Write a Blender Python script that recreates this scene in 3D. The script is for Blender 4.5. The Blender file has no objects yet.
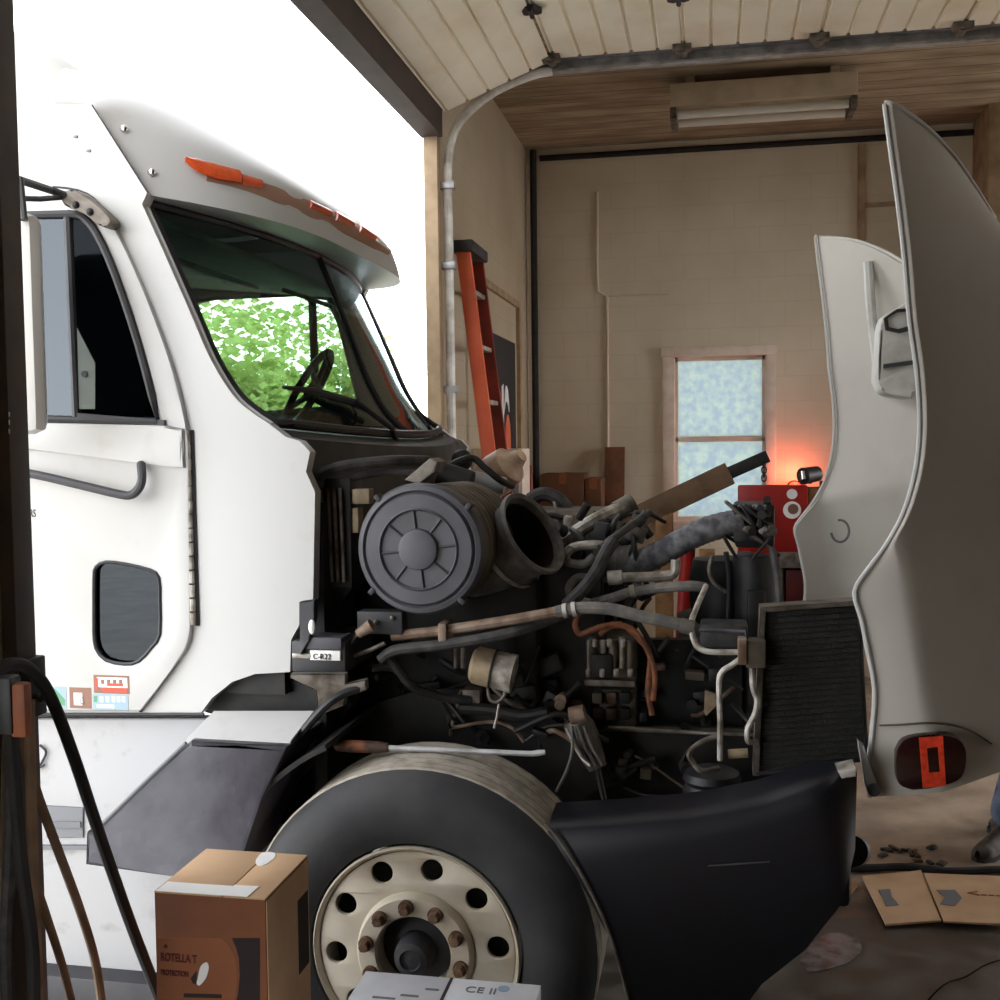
import bpy, bmesh, math, random
from mathutils import Vector, Matrix
from mathutils.geometry import tessellate_polygon
random.seed(7)
PI = math.pi
COL = bpy.context.scene.collection
# ------------------------------------------------------------------ camera
F = 1100.0
CAM = Vector((0, 0, 1.9))
YAW, PITCH, ROLL = math.atan(210 / F), math.radians(3.05), math.radians(0.7)
R = Matrix.Rotation(YAW, 3, 'Z') @ Matrix.Rotation(PI / 2 - PITCH, 3, 'X') @ Matrix.Rotation(-ROLL, 3, 'Z')
cam_d = bpy.data.cameras.new('camera'); cam = bpy.data.objects.new('camera', cam_d); COL.objects.link(cam)
cam.location = CAM; cam.rotation_euler = R.to_euler(); cam_d.sensor_width = 36; cam_d.lens = 36 * F / 1000
cam_d.clip_start = 0.05; cam_d.clip_end = 300
bpy.context.scene.camera = cam
def ray(px, py): return R @ Vector(((px - 500) / F, (500 - py) / F, -1))
def at(px, py, Y):
    d = ray(px, py); return CAM + d * (Y / d.y)
def atx(px, py, X):
    d = ray(px, py); return CAM + d * (X / d.x)
def atz(px, py, Z):
    d = ray(px, py); return CAM + d * ((Z - CAM.z) / d.z)
def proj(p):
    q = R.transposed() @ (Vector(p) - CAM); return 500 - F * q.x / q.z, 500 + F * q.y / q.z
def A(pts, Y): return [at(x, y, Y) for x, y in pts]
# ------------------------------------------------------------------ materials
def lin(c):
    def f(v):
        v /= 255.0
        return v / 12.92 if v <= .04045 else ((v + .055) / 1.055) ** 2.4
    return tuple(f(v) for v in c) + (1.0,)
def new_mat(name):
    m = bpy.data.materials.new(name); m.use_nodes = True
    nt = m.node_tree; nt.nodes.clear()
    out = nt.nodes.new('ShaderNodeOutputMaterial')
    return m, nt, out
def mat(name, rgb, rough=.5, metal=0, rgb2=None, nscale=6, lo=.4, hi=.65, bump=0, bscale=40, detail=6, spec=.5, emit=None, coat=0):
    m, nt, out = new_mat(name); N = nt.nodes; L = nt.links
    b = N.new('ShaderNodeBsdfPrincipled'); L.new(b.outputs[0], out.inputs[0])
    b.inputs['Roughness'].default_value = rough; b.inputs['Metallic'].default_value = metal
    b.inputs['Specular IOR Level'].default_value = spec
    b.inputs['Coat Weight'].default_value = coat
    b.inputs['Base Color'].default_value = lin(rgb)
    tc = N.new('ShaderNodeTexCoord')
    if rgb2:
        n = N.new('ShaderNodeTexNoise'); n.inputs['Scale'].default_value = nscale; n.inputs['Detail'].default_value = detail
        L.new(tc.outputs['Object'], n.inputs['Vector'])
        r = N.new('ShaderNodeValToRGB'); r.color_ramp.elements[0].position = lo; r.color_ramp.elements[1].position = hi
        r.color_ramp.elements[0].color = lin(rgb); r.color_ramp.elements[1].color = lin(rgb2)
        L.new(n.outputs['Fac'], r.inputs[0]); L.new(r.outputs[0], b.inputs['Base Color'])
    if bump:
        n2 = N.new('ShaderNodeTexNoise'); n2.inputs['Scale'].default_value = bscale; n2.inputs['Detail'].default_value = 4
        L.new(tc.outputs['Object'], n2.inputs['Vector'])
        bp = N.new('ShaderNodeBump'); bp.inputs['Strength'].default_value = bump; bp.inputs['Distance'].default_value = .01
        L.new(n2.outputs['Fac'], bp.inputs['Height']); L.new(bp.outputs[0], b.inputs['Normal'])
    if emit:
        b.inputs['Emission Color'].default_value = lin(emit[0]); b.inputs['Emission Strength'].default_value = emit[1]
    return m
def glass(name, tint, refl=0.0, rough=0.0):
    m, nt, out = new_mat(name); N = nt.nodes; L = nt.links
    t = N.new('ShaderNodeBsdfTransparent'); t.inputs[0].default_value = lin(tint)
    g = N.new('ShaderNodeBsdfGlossy'); g.inputs[0].default_value = (.8, .9, 1, 1); g.inputs['Roughness'].default_value = rough
    f = N.new('ShaderNodeLayerWeight'); f.inputs[0].default_value = .5
    pw = N.new('ShaderNodeMath'); pw.operation = 'POWER'; pw.inputs[1].default_value = 4.5; L.new(f.outputs['Facing'], pw.inputs[0])
    a = N.new('ShaderNodeMath'); a.operation = 'MULTIPLY_ADD'; a.inputs[1].default_value = .7; a.inputs[2].default_value = .03 + refl; a.use_clamp = True
    L.new(pw.outputs[0], a.inputs[0])
    mx = N.new('ShaderNodeMixShader'); L.new(a.outputs[0], mx.inputs[0]); L.new(t.outputs[0], mx.inputs[1]); L.new(g.outputs[0], mx.inputs[2])
    L.new(mx.outputs[0], out.inputs[0]); return m
M = {}
M['paint'] = mat('white_paint', (188, 188, 186), .38, rgb2=(180, 178, 174), nscale=9, lo=.62, hi=.8, spec=.4)
M['paint_in'] = mat('hood_inner_paint', (205, 205, 200), .6, rgb2=(160, 158, 150), nscale=7, lo=.5, hi=.8)
M['hoodpaint'] = mat('hood_paint', (196, 192, 184), .4, rgb2=(186, 181, 172), nscale=4, lo=.5, hi=.8, spec=.35)
M['dirtwhite'] = mat('dirty_white_paint', (168, 169, 171), .5, rgb2=(140, 138, 132), nscale=11, lo=.6, hi=.8)
M['black'] = mat('black_plastic', (26, 26, 29), .5, rgb2=(40, 40, 43), nscale=14)
M['blackdeep'] = mat('grease_and_shade_black', (17, 17, 19), .6, rgb2=(36, 33, 30), nscale=18)  # greasy parts; also stands in for shade in voids and recesses
M['bumper'] = mat('bumper_black', (18, 19, 26), .34, rgb2=(23, 24, 31), nscale=3, spec=.6)
M['rubber'] = mat('rubber', (30, 30, 32), .75, rgb2=(44, 43, 42), nscale=10)
M['tire'] = mat('tire_sidewall', (40, 41, 44), .75, rgb2=(56, 56, 57), nscale=5, bump=.1, bscale=60)
M['tread'] = mat('dusty_tread', (184, 176, 162), .9, rgb2=(150, 142, 130), nscale=20)
M['rim'] = mat('aged_white_rim', (196, 188, 172), .45, rgb2=(172, 158, 134), nscale=7, lo=.45, hi=.75, metal=.15)
M['nut'] = mat('rusty_nut', (120, 96, 74), .6, .4, rgb2=(80, 54, 40), nscale=30)
M['grey'] = mat('grey_plastic', (84, 84, 90), .55, rgb2=(72, 72, 77), nscale=8)
M['dgrey'] = mat('dark_grey_plastic', (56, 56, 60), .55, rgb2=(46, 46, 49), nscale=9)
M['olive'] = mat('dusty_olive_plastic', (104, 94, 78), .7, rgb2=(66, 60, 52), nscale=8)
M['tarp'] = mat('grey_tape', (84, 83, 91), .5, rgb2=(70, 69, 77), nscale=7, bump=.6, bscale=12)
M['steel'] = mat('galvanised_steel', (190, 190, 192), .4, .3, rgb2=(150, 150, 150), nscale=14)
M['dsteel'] = mat('dull_steel', (128, 122, 114), .55, .5, rgb2=(84, 74, 64), nscale=18)
M['alu'] = mat('dusty_aluminium', (200, 196, 188), .42, .3, rgb2=(128, 118, 106), nscale=22)
M['rust'] = mat('rusty_steel', (106, 82, 66), .7, .2, rgb2=(152, 134, 118), nscale=16)
M['hose'] = mat('grey_hose', (92, 90, 88), .75, rgb2=(126, 120, 112), nscale=22)
M['dhose'] = mat('dark_hose', (46, 46, 49), .65, rgb2=(74, 71, 68), nscale=24)
M['corr'] = mat('dusty_corrugated_hose', (74, 74, 80), .8, rgb2=(132, 132, 134), nscale=26)
M['beige'] = mat('beige_metal', (168, 150, 122), .55, .2, rgb2=(120, 104, 84), nscale=14)
M['copper'] = mat('orange_wire', (142, 86, 54), .65, rgb2=(96, 58, 40), nscale=30)
M['brownw'] = mat('brown_hose', (150, 122, 96), .6, rgb2=(118, 92, 70), nscale=12)
M['wood'] = mat('tan_wood', (158, 120, 80), .7, rgb2=(120, 84, 52), nscale=9)
M['dwood'] = mat('brown_board', (122, 78, 52), .75, rgb2=(96, 60, 40), nscale=9)
M['card'] = mat('cardboard', (206, 170, 134), .85, rgb2=(190, 154, 118), nscale=5)
M['cardd'] = mat('brown_cardboard', (112, 76, 52), .85, rgb2=(92, 60, 40), nscale=4)
M['cardp'] = mat('printed_brown', (150, 92, 58), .8, rgb2=(136, 82, 52), nscale=6)
M['boxfront'] = mat('reddish_cardboard', (140, 88, 58), .85, rgb2=(118, 72, 48), nscale=4)
M['boom'] = mat('tan_brown_paint', (116, 92, 68), .7, rgb2=(88, 66, 48), nscale=7)
M['red'] = mat('red_enamel', (168, 26, 20), .4, rgb2=(140, 18, 14), nscale=4)
M['dred'] = mat('dark_red_enamel', (92, 22, 16), .5, rgb2=(70, 14, 12), nscale=6)
M['orange'] = mat('orange_fibreglass', (240, 116, 76), .5, rgb2=(226, 102, 66), nscale=5)
M['shade_rail_post'] = mat('shaded_rail_and_post_red', (146, 50, 36), .55, rgb2=(112, 38, 30), nscale=6)  # orange ladder rail toned down as if shaded; also a dark red post
M['amber'] = mat('amber_lens', (214, 84, 36), .3, rgb2=(190, 70, 30), nscale=40, coat=.4)
M['amberd'] = mat('dull_amber_lens', (150, 112, 92), .35)
M['lens'] = mat('dark_red_lens', (38, 8, 7), .25, coat=.6)
M['reflector'] = mat('orange_reflector', (236, 74, 44), .35, rgb2=(200, 52, 30), nscale=60)
M['white'] = mat('white_label', (244, 244, 242), .6)
M['ink'] = mat('dark_ink', (40, 30, 28), .8)
M['inkred'] = mat('dark_red_ink', (86, 26, 22), .8)
M['inkgrey'] = mat('grey_ink', (110, 112, 116), .8)
M['carton'] = mat('white_carton', (214, 216, 222), .6, rgb2=(196, 198, 206), nscale=6)
M['sblue'] = mat('pale_blue_sticker', (140, 164, 180), .5)
M['sgreen'] = mat('green_sticker', (84, 140, 102), .5)
M['sbrown'] = mat('brown_sticker', (128, 92, 76), .5)
M['sred'] = mat('red_sticker', (186, 72, 50), .5)
M['frame'] = mat('black_frame_paint', (22, 22, 24), .6, rgb2=(44, 40, 36), nscale=15)
M['cab_in'] = mat('cab_lining', (62, 66, 64), .8, rgb2=(52, 56, 54), nscale=6)
M['headliner'] = mat('headliner', (120, 128, 122), .85, rgb2=(104, 112, 106), nscale=5)
M['cowl'] = mat('cowl_black', (40, 39, 38), .6, rgb2=(58, 54, 48), nscale=8)
M['denim'] = mat('denim', (122, 136, 160), .85, rgb2=(84, 98, 124), nscale=18)
M['shoe'] = mat('work_shoe', (92, 84, 78), .7, rgb2=(58, 50, 46), nscale=20)
M['skin'] = mat('skin', (200, 150, 122), .55)
M['shirt'] = mat('dark_shirt', (46, 50, 58), .8)
M['hair'] = mat('brown_hair', (50, 36, 26), .7)
M['post'] = mat('black_post', (84, 78, 80), .55, rgb2=(98, 88, 82), nscale=6)
M['header'] = mat('dark_brown_beam', (66, 52, 48), .7, rgb2=(52, 40, 38), nscale=5)
M['wallp'] = None
M['trim'] = mat('beige_trim', (176, 152, 122), .7, rgb2=(150, 126, 98), nscale=8)
M['wtrim'] = mat('white_window_trim', (242, 228, 214), .55, rgb2=(228, 208, 190), nscale=8)
M['winglass'] = glass('windscreen_glass', (222, 236, 227), 0.0)
M['sideglass'] = glass('side_glass', (120, 126, 132), .02)
M['ventglass'] = glass('vent_glass', (110, 118, 128), -.024)
M['lowglass'] = glass('lower_door_glass', (96, 98, 104), .03)
M['screen'] = mat('black_banner', (30, 34, 40), .6)
M['tube'] = mat('unlit_fluorescent_tube', (226, 222, 210), .3)
M['housing'] = mat('fixture_enamel', (206, 188, 160), .5, rgb2=(188, 168, 140), nscale=6)
M['chrome'] = mat('chrome', (210, 210, 212), .15, 1)
M['leather'] = mat('brown_leather', (150, 84, 46), .6, rgb2=(120, 62, 34), nscale=10)
def brick_wall(name, c1, c2, mort, bumpy=.25, lines=True):
    m, nt, out = new_mat(name); N = nt.nodes; L = nt.links
    b = N.new('ShaderNodeBsdfPrincipled'); b.inputs['Roughness'].default_value = .75; L.new(b.outputs[0], out.inputs[0])
    tc = N.new('ShaderNodeTexCoord')
    sx = N.new('ShaderNodeSeparateXYZ'); L.new(tc.outputs['Object'], sx.inputs[0])
    ad = N.new('ShaderNodeMath'); ad.operation = 'ADD'; L.new(sx.outputs[0], ad.inputs[0]); L.new(sx.outputs[1], ad.inputs[1])
    cx = N.new('ShaderNodeCombineXYZ'); L.new(ad.outputs[0], cx.inputs[0]); L.new(sx.outputs[2], cx.inputs[1])
    br = N.new('ShaderNodeTexBrick'); L.new(cx.outputs[0], br.inputs['Vector'])
    br.inputs['Scale'].default_value = 1; br.inputs['Brick Width'].default_value = .4; br.inputs['Row Height'].default_value = .2
    br.inputs['Mortar Size'].default_value = .006; br.inputs['Mortar Smooth'].default_value = .6
    n = N.new('ShaderNodeTexNoise'); n.inputs['Scale'].default_value = 1.3; n.inputs['Detail'].default_value = 8
    L.new(tc.outputs['Object'], n.inputs['Vector'])
    r = N.new('ShaderNodeValToRGB'); r.color_ramp.elements[0].position = .35; r.color_ramp.elements[1].position = .7
    r.color_ramp.elements[0].color = lin(c1); r.color_ramp.elements[1].color = lin(c2); L.new(n.outputs['Fac'], r.inputs[0])
    mx = N.new('ShaderNodeMixRGB'); mx.inputs[2].default_value = lin(mort); L.new(r.outputs[0], mx.inputs[1])
    sc = N.new('ShaderNodeMath'); sc.operation = 'MULTIPLY'; sc.inputs[1].default_value = .3 if lines else 0
    L.new(br.outputs['Fac'], sc.inputs[0]); L.new(sc.outputs[0], mx.inputs[0]); L.new(mx.outputs[0], b.inputs['Base Color'])
    bp = N.new('ShaderNodeBump'); bp.inputs['Strength'].default_value = bumpy; bp.inputs['Distance'].default_value = .008; bp.invert = True
    L.new(br.outputs['Fac'], bp.inputs['Height'])
    n2 = N.new('ShaderNodeTexNoise'); n2.inputs['Scale'].default_value = 60; L.new(tc.outputs['Object'], n2.inputs['Vector'])
    bp2 = N.new('ShaderNodeBump'); bp2.inputs['Strength'].default_value = .15; bp2.inputs['Distance'].default_value = .004
    L.new(n2.outputs['Fac'], bp2.inputs['Height']); L.new(bp.outputs[0], bp2.inputs['Normal']); L.new(bp2.outputs[0], b.inputs['Normal'])
    return m
M['wallp'] = brick_wall('painted_block_wall', (234, 222, 200), (216, 202, 178), (206, 190, 166), .1)
M['wallq'] = brick_wall('dimmed_block_wall', (192, 178, 154), (176, 160, 134), (166, 150, 126), .1)  # same wall paint darkened, standing in for weaker light here
M['walld'] = brick_wall('darkened_block_wall', (140, 128, 112), (122, 110, 96), (100, 90, 78))  # unseen walls, darkened to cut light bounced onto the hood
def plank_mat(name, c1, c2, gap, axis=1, width=.2):
    m, nt, out = new_mat(name); N = nt.nodes; L = nt.links
    b = N.new('ShaderNodeBsdfPrincipled'); b.inputs['Roughness'].default_value = .8; L.new(b.outputs[0], out.inputs[0])
    tc = N.new('ShaderNodeTexCoord'); sx = N.new('ShaderNodeSeparateXYZ'); L.new(tc.outputs['Object'], sx.inputs[0])
    dv = N.new('ShaderNodeMath'); dv.operation = 'DIVIDE'; dv.inputs[1].default_value = width; L.new(sx.outputs[axis], dv.inputs[0])
    fr = N.new('ShaderNodeMath'); fr.operation = 'FRACT'; L.new(dv.outputs[0], fr.inputs[0])
    lt = N.new('ShaderNodeMath'); lt.operation = 'LESS_THAN'; lt.inputs[1].default_value = .06; L.new(fr.outputs[0], lt.inputs[0])
    mp = N.new('ShaderNodeMapping'); mp.inputs['Scale'].default_value = (1.2, 5, 5) if axis == 1 else (5, 1.2, 5); L.new(tc.outputs['Object'], mp.inputs[0])
    n = N.new('ShaderNodeTexNoise'); n.inputs['Scale'].default_value = 1.6; n.inputs['Detail'].default_value = 8; L.new(mp.outputs[0], n.inputs['Vector'])
    r = N.new('ShaderNodeValToRGB'); r.color_ramp.elements[0].position = .35; r.color_ramp.elements[1].position = .68
    r.color_ramp.elements[0].color = lin(c1); r.color_ramp.elements[1].color = lin(c2); L.new(n.outputs['Fac'], r.inputs[0])
    mx = N.new('ShaderNodeMixRGB'); mx.inputs[2].default_value = lin(gap); L.new(r.outputs[0], mx.inputs[1]); L.new(lt.outputs[0], mx.inputs[0])
    L.new(mx.outputs[0], b.inputs['Base Color']); return m
M['ceil'] = plank_mat('ceiling_boards', (184, 166, 140), (136, 119, 97), (98, 84, 68), 1, .19)
M['doorp'] = mat('overhead_door_paint', (252, 244, 224), .6, rgb2=(236, 222, 194), nscale=3, lo=.45, hi=.8)
def floor_mat():
    m, nt, out = new_mat('oily_concrete'); N = nt.nodes; L = nt.links
    b = N.new('ShaderNodeBsdfPrincipled'); L.new(b.outputs[0], out.inputs[0])
    tc = N.new('ShaderNodeTexCoord')
    n = N.new('ShaderNodeTexNoise'); n.inputs['Scale'].default_value = 2.2; n.inputs['Detail'].default_value = 10; L.new(tc.outputs['Object'], n.inputs['Vector'])
    r = N.new('ShaderNodeValToRGB'); r.color_ramp.elements[0].position = .35; r.color_ramp.elements[1].position = .7
    r.color_ramp.elements[0].color = lin((180, 162, 142)); r.color_ramp.elements[1].color = lin((112, 98, 86)); L.new(n.outputs['Fac'], r.inputs[0])
    # oil stain under the engine bay: a blot of its own shape
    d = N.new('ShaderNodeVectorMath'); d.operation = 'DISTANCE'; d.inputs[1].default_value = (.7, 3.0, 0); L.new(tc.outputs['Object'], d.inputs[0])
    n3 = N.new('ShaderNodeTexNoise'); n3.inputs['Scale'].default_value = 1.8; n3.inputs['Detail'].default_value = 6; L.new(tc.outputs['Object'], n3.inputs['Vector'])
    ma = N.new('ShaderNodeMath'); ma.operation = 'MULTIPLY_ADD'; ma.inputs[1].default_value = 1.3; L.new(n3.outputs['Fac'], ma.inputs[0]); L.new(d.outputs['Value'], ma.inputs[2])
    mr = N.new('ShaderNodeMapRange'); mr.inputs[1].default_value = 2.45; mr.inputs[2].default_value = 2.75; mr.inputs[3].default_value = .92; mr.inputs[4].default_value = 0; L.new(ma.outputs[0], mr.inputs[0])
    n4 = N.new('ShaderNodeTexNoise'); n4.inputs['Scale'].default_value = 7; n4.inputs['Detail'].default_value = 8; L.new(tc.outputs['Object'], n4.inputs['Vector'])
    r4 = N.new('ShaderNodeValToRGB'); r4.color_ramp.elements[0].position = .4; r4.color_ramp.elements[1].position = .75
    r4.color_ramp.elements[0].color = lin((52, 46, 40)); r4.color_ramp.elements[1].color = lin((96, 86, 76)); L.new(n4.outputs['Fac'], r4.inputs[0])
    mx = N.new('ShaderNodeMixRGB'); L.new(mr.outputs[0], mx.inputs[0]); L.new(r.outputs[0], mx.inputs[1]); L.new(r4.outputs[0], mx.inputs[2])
    L.new(mx.outputs[0], b.inputs['Base Color'])
    rr = N.new('ShaderNodeMapRange'); rr.inputs[1].default_value = .4; rr.inputs[2].default_value = .6; rr.inputs[3].default_value = .35; rr.inputs[4].default_value = .8; L.new(n4.outputs['Fac'], rr.inputs[0])
    L.new(rr.outputs[0], b.inputs['Roughness'])
    bp = N.new('ShaderNodeBump'); bp.inputs['Strength'].default_value = .3; bp.inputs['Distance'].default_value = .01; L.new(n4.outputs['Fac'], bp.inputs['Height']); L.new(bp.outputs[0], b.inputs['Normal'])
    return m
M['floor'] = floor_mat()
M['ground'] = mat('bounce_ground', (206, 203, 197), .9, rgb2=(192, 189, 183), nscale=3)  # ground paled past its own tone to bounce daylight inside
def leaf_mat(name, a, b_):
    m, nt, out = new_mat(name); N = nt.nodes; L = nt.links
    oi = N.new('ShaderNodeTexCoord'); n = N.new('ShaderNodeTexNoise'); n.inputs['Scale'].default_value = 2.5; L.new(oi.outputs['Object'], n.inputs['Vector'])
    r = N.new('ShaderNodeValToRGB'); r.color_ramp.elements[0].position = .4; r.color_ramp.elements[1].position = .6
    r.color_ramp.elements[0].color = lin(a); r.color_ramp.elements[1].color = lin(b_); L.new(n.outputs['Fac'], r.inputs[0])
    d = N.new('ShaderNodeBsdfDiffuse'); t = N.new('ShaderNodeBsdfTranslucent'); L.new(r.outputs[0], d.inputs[0]); L.new(r.outputs[0], t.inputs[0])
    mx = N.new('ShaderNodeMixShader'); mx.inputs[0].default_value = .5; L.new(d.outputs[0], mx.inputs[1]); L.new(t.outputs[0], mx.inputs[2]); L.new(mx.outputs[0], out.inputs[0]); return m
M['leaf'] = leaf_mat('spring_leaves', (150, 160, 92), (192, 200, 140))
def frosted():
    m, nt, out = new_mat('clouded_pane'); N = nt.nodes; L = nt.links
    tc = N.new('ShaderNodeTexCoord'); n = N.new('ShaderNodeTexNoise'); n.inputs['Scale'].default_value = 16; n.inputs['Detail'].default_value = 8; L.new(tc.outputs['Object'], n.inputs['Vector'])
    r = N.new('ShaderNodeValToRGB'); r.color_ramp.elements[0].position = .38; r.color_ramp.elements[1].position = .66
    r.color_ramp.elements[0].color = lin((108, 120, 126)); r.color_ramp.elements[1].color = lin((128, 138, 128)); L.new(n.outputs['Fac'], r.inputs[0])
    t = N.new('ShaderNodeBsdfTranslucent'); L.new(r.outputs[0], t.inputs[0])
    g = N.new('ShaderNodeBsdfTransparent'); g.inputs[0].default_value = (.9, .95, 1, 1)
    mx = N.new('ShaderNodeMixShader'); mx.inputs[0].default_value = .15; L.new(t.outputs[0], mx.inputs[1]); L.new(g.outputs[0], mx.inputs[2]); L.new(mx.outputs[0], out.inputs[0]); return m
M['pane'] = frosted()
# ------------------------------------------------------------------ mesh helpers
ORG = {}
FZ = -.045      # floor level
def sm(pts, n=6):
    """Catmull-Rom through the points"""
    pts = [Vector(p) for p in pts]
    if len(pts) < 3: return pts
    out = []; q = [2 * pts[0] - pts[1]] + pts + [2 * pts[-1] - pts[-2]]
    for i in range(1, len(q) - 2):
        a, b, c, d = q[i - 1], q[i], q[i + 1], q[i + 2]
        for k in range(n):
            t = k / n
            out.append(.5 * ((2 * b) + (c - a) * t + (2 * a - 5 * b + 4 * c - d) * t * t + (3 * b - a - 3 * c + d) * t ** 3))
    out.append(pts[-1]); return out
def sm2(pts, n=5): return [(p.x, p.y) for p in sm([Vector((x, y, 0)) for x, y in pts], n)]
def frame_of(d):
    d = d.normalized(); u = Vector((0, 0, 1)) if abs(d.z) < .9 else Vector((1, 0, 0))
    a = d.cross(u).normalized(); return a, d.cross(a).normalized()
class MB:
    def __init__(s): s.bm = bmesh.new()
    def box(s, c, size, rot=None, bev=0):
        mtx = Matrix.Translation(Vector(c)) @ (rot.to_4x4() if rot else Matrix()) @ Matrix.Diagonal((*size, 1))
        r = bmesh.ops.create_cube(s.bm, size=1, matrix=mtx)
        if bev:
            es = list({e for v in r['verts'] for e in v.link_edges})
            bmesh.ops.bevel(s.bm, geom=es, offset=bev, segments=2, affect='EDGES', profile=.5)
        return s
    def bx(s, x0, x1, y0, y1, z0, z1, bev=0):
        return s.box(((x0 + x1) / 2, (y0 + y1) / 2, (z0 + z1) / 2), (abs(x1 - x0), abs(y1 - y0), abs(z1 - z0)), None, bev)
    def pbx(s, x0, y0, x1, y1, Ya, Yb, bev=0):
        """box whose near face covers the rectangle seen at depth Ya"""
        a = at(x0, y1, Ya); b = at(x1, y0, Ya); return s.bx(a.x, b.x, Ya, Yb, a.z, b.z, bev)
    def tube(s, pts, r, seg=10, closed=False, caps=True, ridge=0, flat=None):
        pts = [Vector(p) for p in pts]; n = len(pts); rings = []
        t0 = (pts[1] - pts[0]).normalized(); a, b = frame_of(t0)
        for i, p in enumerate(pts):
            if closed: t = pts[(i + 1) % n] - pts[i - 1]
            elif i == 0: t = pts[1] - pts[0]
            elif i == n - 1: t = pts[-1] - pts[-2]
            else: t = pts[i + 1] - pts[i - 1]
            t.normalize(); a = (a - t * a.dot(t)).normalized(); b = t.cross(a)
            rr = r[i] if isinstance(r, (list, tuple)) else r
            if ridge: rr *= (1 + ridge * (1 if i % 2 else -1))
            rings.append([s.bm.verts.new(p + (a * math.cos(2 * PI * k / seg) + b * math.sin(2 * PI * k / seg)) * rr) for k in range(seg)])
        m = n if closed else n - 1
        for i in range(m):
            A_, B_ = rings[i], rings[(i + 1) % n]
            for k in range(seg): s.bm.faces.new((A_[k], A_[(k + 1) % seg], B_[(k + 1) % seg], B_[k]))
        if caps and not closed:
            s.bm.faces.new(rings[0][::-1]); s.bm.faces.new(rings[-1])
        return s
    def cyl(s, a, b, r, r2=None, seg=20): return s.tube([a, b], [r, r if r2 is None else r2], seg)
    def lathe(s, prof, org, axis, seg=32, closed=False):
        axis = Vector(axis).normalized(); a, b = frame_of(axis); org = Vector(org); rings = []
        for r, h in prof:
            rings.append([s.bm.verts.new(org + axis * h + (a * math.cos(2 * PI * k / seg) + b * math.sin(2 * PI * k / seg)) * max(r, 1e-4)) for k in range(seg)])
        n = len(rings)
        for i in range(n if closed else n - 1):
            A_, B_ = rings[i], rings[(i + 1) % n]
            for k in range(seg): s.bm.faces.new((A_[k], A_[(k + 1) % seg], B_[(k + 1) % seg], B_[k]))
        return s
    def grid(s, rows, thick=0):
        vs = [[s.bm.verts.new(Vector(p)) for p in r] for r in rows]
        fs = []
        for i in range(len(vs) - 1):
            for k in range(len(vs[0]) - 1): fs.append(s.bm.faces.new((vs[i][k], vs[i][k + 1], vs[i + 1][k + 1], vs[i + 1][k])))
        if thick:
            bmesh.ops.recalc_face_normals(s.bm, faces=fs)
            bmesh.ops.solidify(s.bm, geom=fs, thickness=thick)
        return s
    def prism(s, loops, vec, bev=0):
        """outer loop + hole loops of 3-D points, extruded along vec"""
        loops = [[Vector(p) for p in l] for l in loops]; vec = Vector(vec)
        flat = [p for l in loops for p in l]
        va = [s.bm.verts.new(p) for p in flat]; vb = [s.bm.verts.new(p + vec) for p in flat]
        fr = []
        for t in tessellate_polygon(loops):
            try:
                fr.append(s.bm.faces.new([va[i] for i in t])); s.bm.faces.new([vb[i] for i in t][::-1])
            except ValueError: pass
        k = 0; rim = []
        for l in loops:
            n = len(l)
            for i in range(n):
                a, b = k + i, k + (i + 1) % n
                s.bm.faces.new((va[a], va[b], vb[b], vb[a]))
            k += n
        if bev:
            s.bm.edges.ensure_lookup_table(); frs = set(fr)
            es = [e for f in fr for e in f.edges if len(e.link_faces) == 2 and not all(x in frs for x in e.link_faces)]
            bmesh.ops.bevel(s.bm, geom=list(set(es)), offset=bev, segments=2, affect='EDGES', profile=.5)
        return s
    def plate(s, outer, Ya, Yb, holes=(), bev=0):
        """outline seen at depth Ya, thick to Yb"""
        return s.prism([A(outer, Ya)] + [A(h, Ya) for h in holes], (0, Yb - Ya, 0), bev)
    def sphere(s, c, r, sc=(1, 1, 1), rot=None, seg=16):
        mtx = Matrix.Translation(Vector(c)) @ (rot.to_4x4() if rot else Matrix()) @ Matrix.Diagonal((r * sc[0], r * sc[1], r * sc[2], 1))
        bmesh.ops.create_uvsphere(s.bm, u_segments=seg, v_segments=seg // 2, radius=1, matrix=mtx); return s
    def out(s, name, material, parent=None, origin=None, ang=.6):
        L = ORG.get(parent.name, Vector((0, 0, 0))) if parent else (Vector(origin) if origin else Vector((0, 0, 0)))
        bmesh.ops.recalc_face_normals(s.bm, faces=s.bm.faces[:])
        for v in s.bm.verts: v.co -= L
        for f in s.bm.faces: f.smooth = True
        for e in s.bm.edges:
            if len(e.link_faces) == 2 and e.calc_face_angle(0) > ang: e.smooth = False
        me = bpy.data.meshes.new(name); s.bm.to_mesh(me); s.bm.free()
        me.materials.append(M[material] if isinstance(material, str) else material)
        o = bpy.data.objects.new(name, me); COL.objects.link(o)
        if parent: o.parent = parent
        else: o.location = L
        ORG[o.name] = L
        return o
def tag(o, label=None, cat=None, group=None, kind=None):
    if label: o['label'] = label
    if cat: o['category'] = cat
    if group: o['group'] = group
    if kind: o['kind'] = kind
    return o
def thing(name, label, cat, loc, group=None):
    o = bpy.data.objects.new(name, None); COL.objects.link(o); o.location = loc; o.empty_display_size = .1
    ORG[o.name] = Vector(loc); return tag(o, label, cat, group)
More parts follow.
